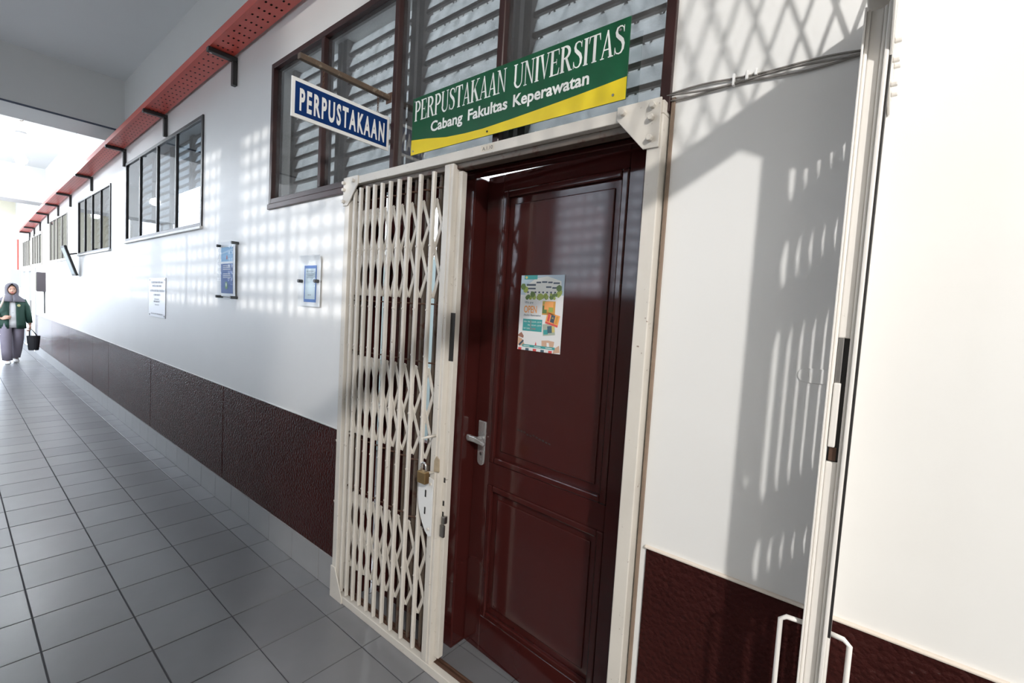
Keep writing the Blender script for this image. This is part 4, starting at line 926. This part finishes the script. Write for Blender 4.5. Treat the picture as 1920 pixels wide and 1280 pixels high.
# legs: her right foot forward, her left pushing off behind
RL = [(0.0, -0.085, 0.84), (0.075, -0.085, 0.46), (0.13, -0.075, 0.075)]; LL = [(0.0, 0.085, 0.84), (-0.02, 0.075, 0.46), (-0.17, 0.055, 0.095)]
PT(RL, [0.085, 0.056, 0.036]); PT(LL, [0.085, 0.056, 0.036])
PT([(0.13, -0.075, 0.07), (0.24, -0.082, 0.035)], [0.034, 0.026]); PT([(-0.17, 0.055, 0.09), (-0.075, 0.058, 0.035)], [0.034, 0.026])
bo = body.build('body', M_skin, pe, smooth=True)
rm = bo.modifiers.new('remesh', 'REMESH'); rm.mode = 'VOXEL'; rm.voxel_size = 0.0055; rm.use_smooth_shade = True
sm = bo.modifiers.new('smooth', 'SMOOTH'); sm.iterations = 2
def ell(cx, cy2, z, rx, ry, n=20, a0=0.0, a1=2*PI, full=True):
    m_ = n if full else n+1
    return [PP(cx+rx*math.cos(a0+(a1-a0)*k/n), cy2+ry*math.sin(a0+(a1-a0)*k/n), z) for k in range(m_)]
# trousers: two wide legs joined at the hip
def leg(pts, rs, name):
    mb = MB(); rings = []
    for (x, y, z), (rx, ry) in zip(pts, rs): rings.append(ell(x, y, z, rx, ry, 16))
    mb.loft(rings); return mb
tr_ = leg([(0, -0.08, 0.96), (0.01, -0.085, 0.80), (0.06, -0.09, 0.50), (0.10, -0.085, 0.25), (0.13, -0.075, 0.07)], [(0.12, 0.085), (0.125, 0.090), (0.105, 0.085), (0.098, 0.080), (0.10, 0.075)], 'r')
t2 = leg([(0, 0.08, 0.96), (0.0, 0.085, 0.80), (-0.03, 0.085, 0.50), (-0.10, 0.07, 0.25), (-0.165, 0.055, 0.09)], [(0.12, 0.085), (0.125, 0.090), (0.105, 0.085), (0.098, 0.078), (0.10, 0.070)], 'l')
tr_.add(t2.v, t2.f); tr_.build('trousers', M_trou, pe, smooth=True)
for nm, (x, y, z, rot) in (('shoe', (0.19, -0.078, 0.0, 0)), ('shoe', (-0.11, 0.057, 0.0, 1))):
    s_ = MB(); prof = [(-0.10, 0.030, 0.065), (-0.085, 0.040, 0.085), (-0.03, 0.042, 0.085), (0.04, 0.048, 0.062), (0.10, 0.044, 0.045), (0.135, 0.022, 0.030)]
    rings = []
    for (px, hw, hh) in prof:
        lift = (0.045*max(0, -px+0.02)/0.1 if rot else 0.0)
        rings.append([PP(x+px, y+hw*math.cos(2*PI*k/12), max(0.004+lift, lift+hh/2+hh/2*math.sin(2*PI*k/12))) for k in range(12)])
    s_.loft(rings); s_.build(nm, M_shoe, pe, smooth=True)
# shirt, then the open blazer over it
sh = MB(); sh.loft([ell(0.0, 0, z, rx, ry) for z, rx, ry in ((0.73, 0.140, 0.175), (0.84, 0.138, 0.17), (0.95, 0.128, 0.16), (1.10, 0.130, 0.155), (1.22, 0.13, 0.15), (1.33, 0.085, 0.09))]); sh.build('shirt', M_shirt, pe, smooth=True)
bz = MB(); g_ = 0.27
rings = []
for z, rx, ry in ((0.71, 0.160, 0.205), (0.80, 0.158, 0.200), (0.90, 0.155, 0.195), (1.02, 0.148, 0.182), (1.14, 0.150, 0.185), (1.24, 0.148, 0.195), (1.31, 0.120, 0.175), (1.355, 0.085, 0.105)):
    gg = g_*(1.0 if z < 1.2 else 0.8); rings.append(ell(-0.002, 0, z, rx, ry, 24, gg, 2*PI-gg, False))
bz.loft(rings, cap=False, closed=False)
for arm in (LA, RA):
    ex = [Vector(p) for p in arm]; ex[0] = Vector((0, ex[0].y*0.85, 1.29))
    bz.tube([PP(*p) for p in (ex[0], ex[0]*0.5+ex[1]*0.5+Vector((0, 0.012*(1 if ex[0].y > 0 else -1), 0)), ex[1], ex[1]*0.12+ex[2]*0.88)], [r*SC for r in (0.066, 0.062, 0.054, 0.046)], 14)
bo2 = bz.build('blazer', M_blaz, pe, smooth=True); so = bo2.modifiers.new('solid', 'SOLIDIFY'); so.thickness = 0.008
bd = MB(); bd.cyl(PP(0.142, 0.085, 1.185), PP(0.150, 0.088, 1.185), 0.024, 14); bd.build('badge', mat('badge_gold', (0.45, 0.42, 0.20), 0.4), bo2)
# headscarf: hood with a face opening, draped over the shoulders
sc = MB(); rings = []
for z, cx2, rx, ry, gap in ((1.635, -0.01, 0.02, 0.02, 0), (1.625, -0.01, 0.07, 0.06, 0), (1.595, -0.012, 0.102, 0.088, 0.35), (1.55, -0.015, 0.116, 0.100, 0.62), (1.50, -0.015, 0.120, 0.104, 0.74), (1.45, -0.012, 0.118, 0.104, 0.66), (1.41, -0.005, 0.110, 0.100, 0.40), (1.385, 0.005, 0.108, 0.100, 0.02), (1.35, 0.005, 0.125, 0.135, 0.02), (1.30, 0.005, 0.155, 0.185, 0.02), (1.26, 0.01, 0.172, 0.195, 0.02)):
    rings.append(ell(cx2, 0, z, rx, ry, 26, gap, 2*PI-gap, False))
sc.loft(rings, cap=False, closed=False); so2 = sc.build('headscarf', M_scarf, pe, smooth=True); q = so2.modifiers.new('solid', 'SOLIDIFY'); q.thickness = 0.007
for y in (-0.030, 0.030):
    e = MB(); e.ball(PP(0.088, y, 1.503), 0.007*SC, 0.013*SC, 0.006*SC, 8); e.build('eye', mat('eye_dark', (0.02, 0.012, 0.01), 0.3), bo)
    e = MB(); e.tube([PP(0.090, y-0.018, 1.522), PP(0.093, y, 1.528), PP(0.088, y+0.018, 1.522)], 0.003*SC, 6); e.build('eyebrow', mat('brow_dark', (0.05, 0.03, 0.02), 0.8), bo)
e = MB(); e.tube([PP(0.086, -0.024, 1.436), PP(0.094, 0, 1.431), PP(0.086, 0.024, 1.436)], [0.004*SC, 0.007*SC, 0.004*SC], 8); e.build('mouth', mat('lip_red', (0.42, 0.10, 0.09), 0.4), bo)
# bags: things of their own
tg = thing('tote_bag', 'small black tote bag carried in the hand of the walking person', 'bag', PP(0.05, 0.30, 0.255))
tb_ = MB(); rings = []
for z, rx, ry in ((0.255, 0.050, 0.072), (0.27, 0.055, 0.080), (0.42, 0.055, 0.095), (0.56, 0.050, 0.105)): rings.append(ell(0.05, 0.300, z, rx, ry, 16))
tb_.loft(rings); tb_.build('body', mat('bag_black', (0.008, 0.007, 0.010), 0.6), tg, bevel=0)
for dx in (-0.035, 0.035):
    MB().tube([PP(0.05+dx, 0.240, 0.55), PP(0.05+dx*0.8, 0.240, 0.65), PP(0.045+dx*0.2, 0.262, 0.705), PP(0.05+dx*0.8, 0.30, 0.65), PP(0.05+dx, 0.355, 0.55)], 0.008*SC, 8).build('handle', mat('bag_black', (0.008, 0.007, 0.010), 0.6), tg, smooth=True)
sb = thing('shoulder_bag', 'tan shoulder bag with pale strap hung on the walking person', 'bag', PP(0, -0.30, 0.78))
M_tan = mat('bag_tan', (0.36, 0.27, 0.18), 0.6)
B(-0.13, 0.09, -0.370, -0.300, 0.78, 0.98, mp=PP).build('body', M_tan, sb, bevel=0.015)
MB().tube([PP(0.03, -0.29, 0.98), PP(0.13, -0.215, 1.06), PP(0.158, -0.165, 1.15), PP(0.145, -0.135, 1.25), PP(0.07, -0.105, 1.355), PP(-0.08, -0.125, 1.33), PP(-0.165, -0.17, 1.18), PP(-0.12, -0.26, 1.02), PP(-0.10, -0.29, 0.98)], 0.016*SC, 8).build('strap', mat('strap_beige', (0.50, 0.43, 0.36), 0.7), sb, smooth=True)
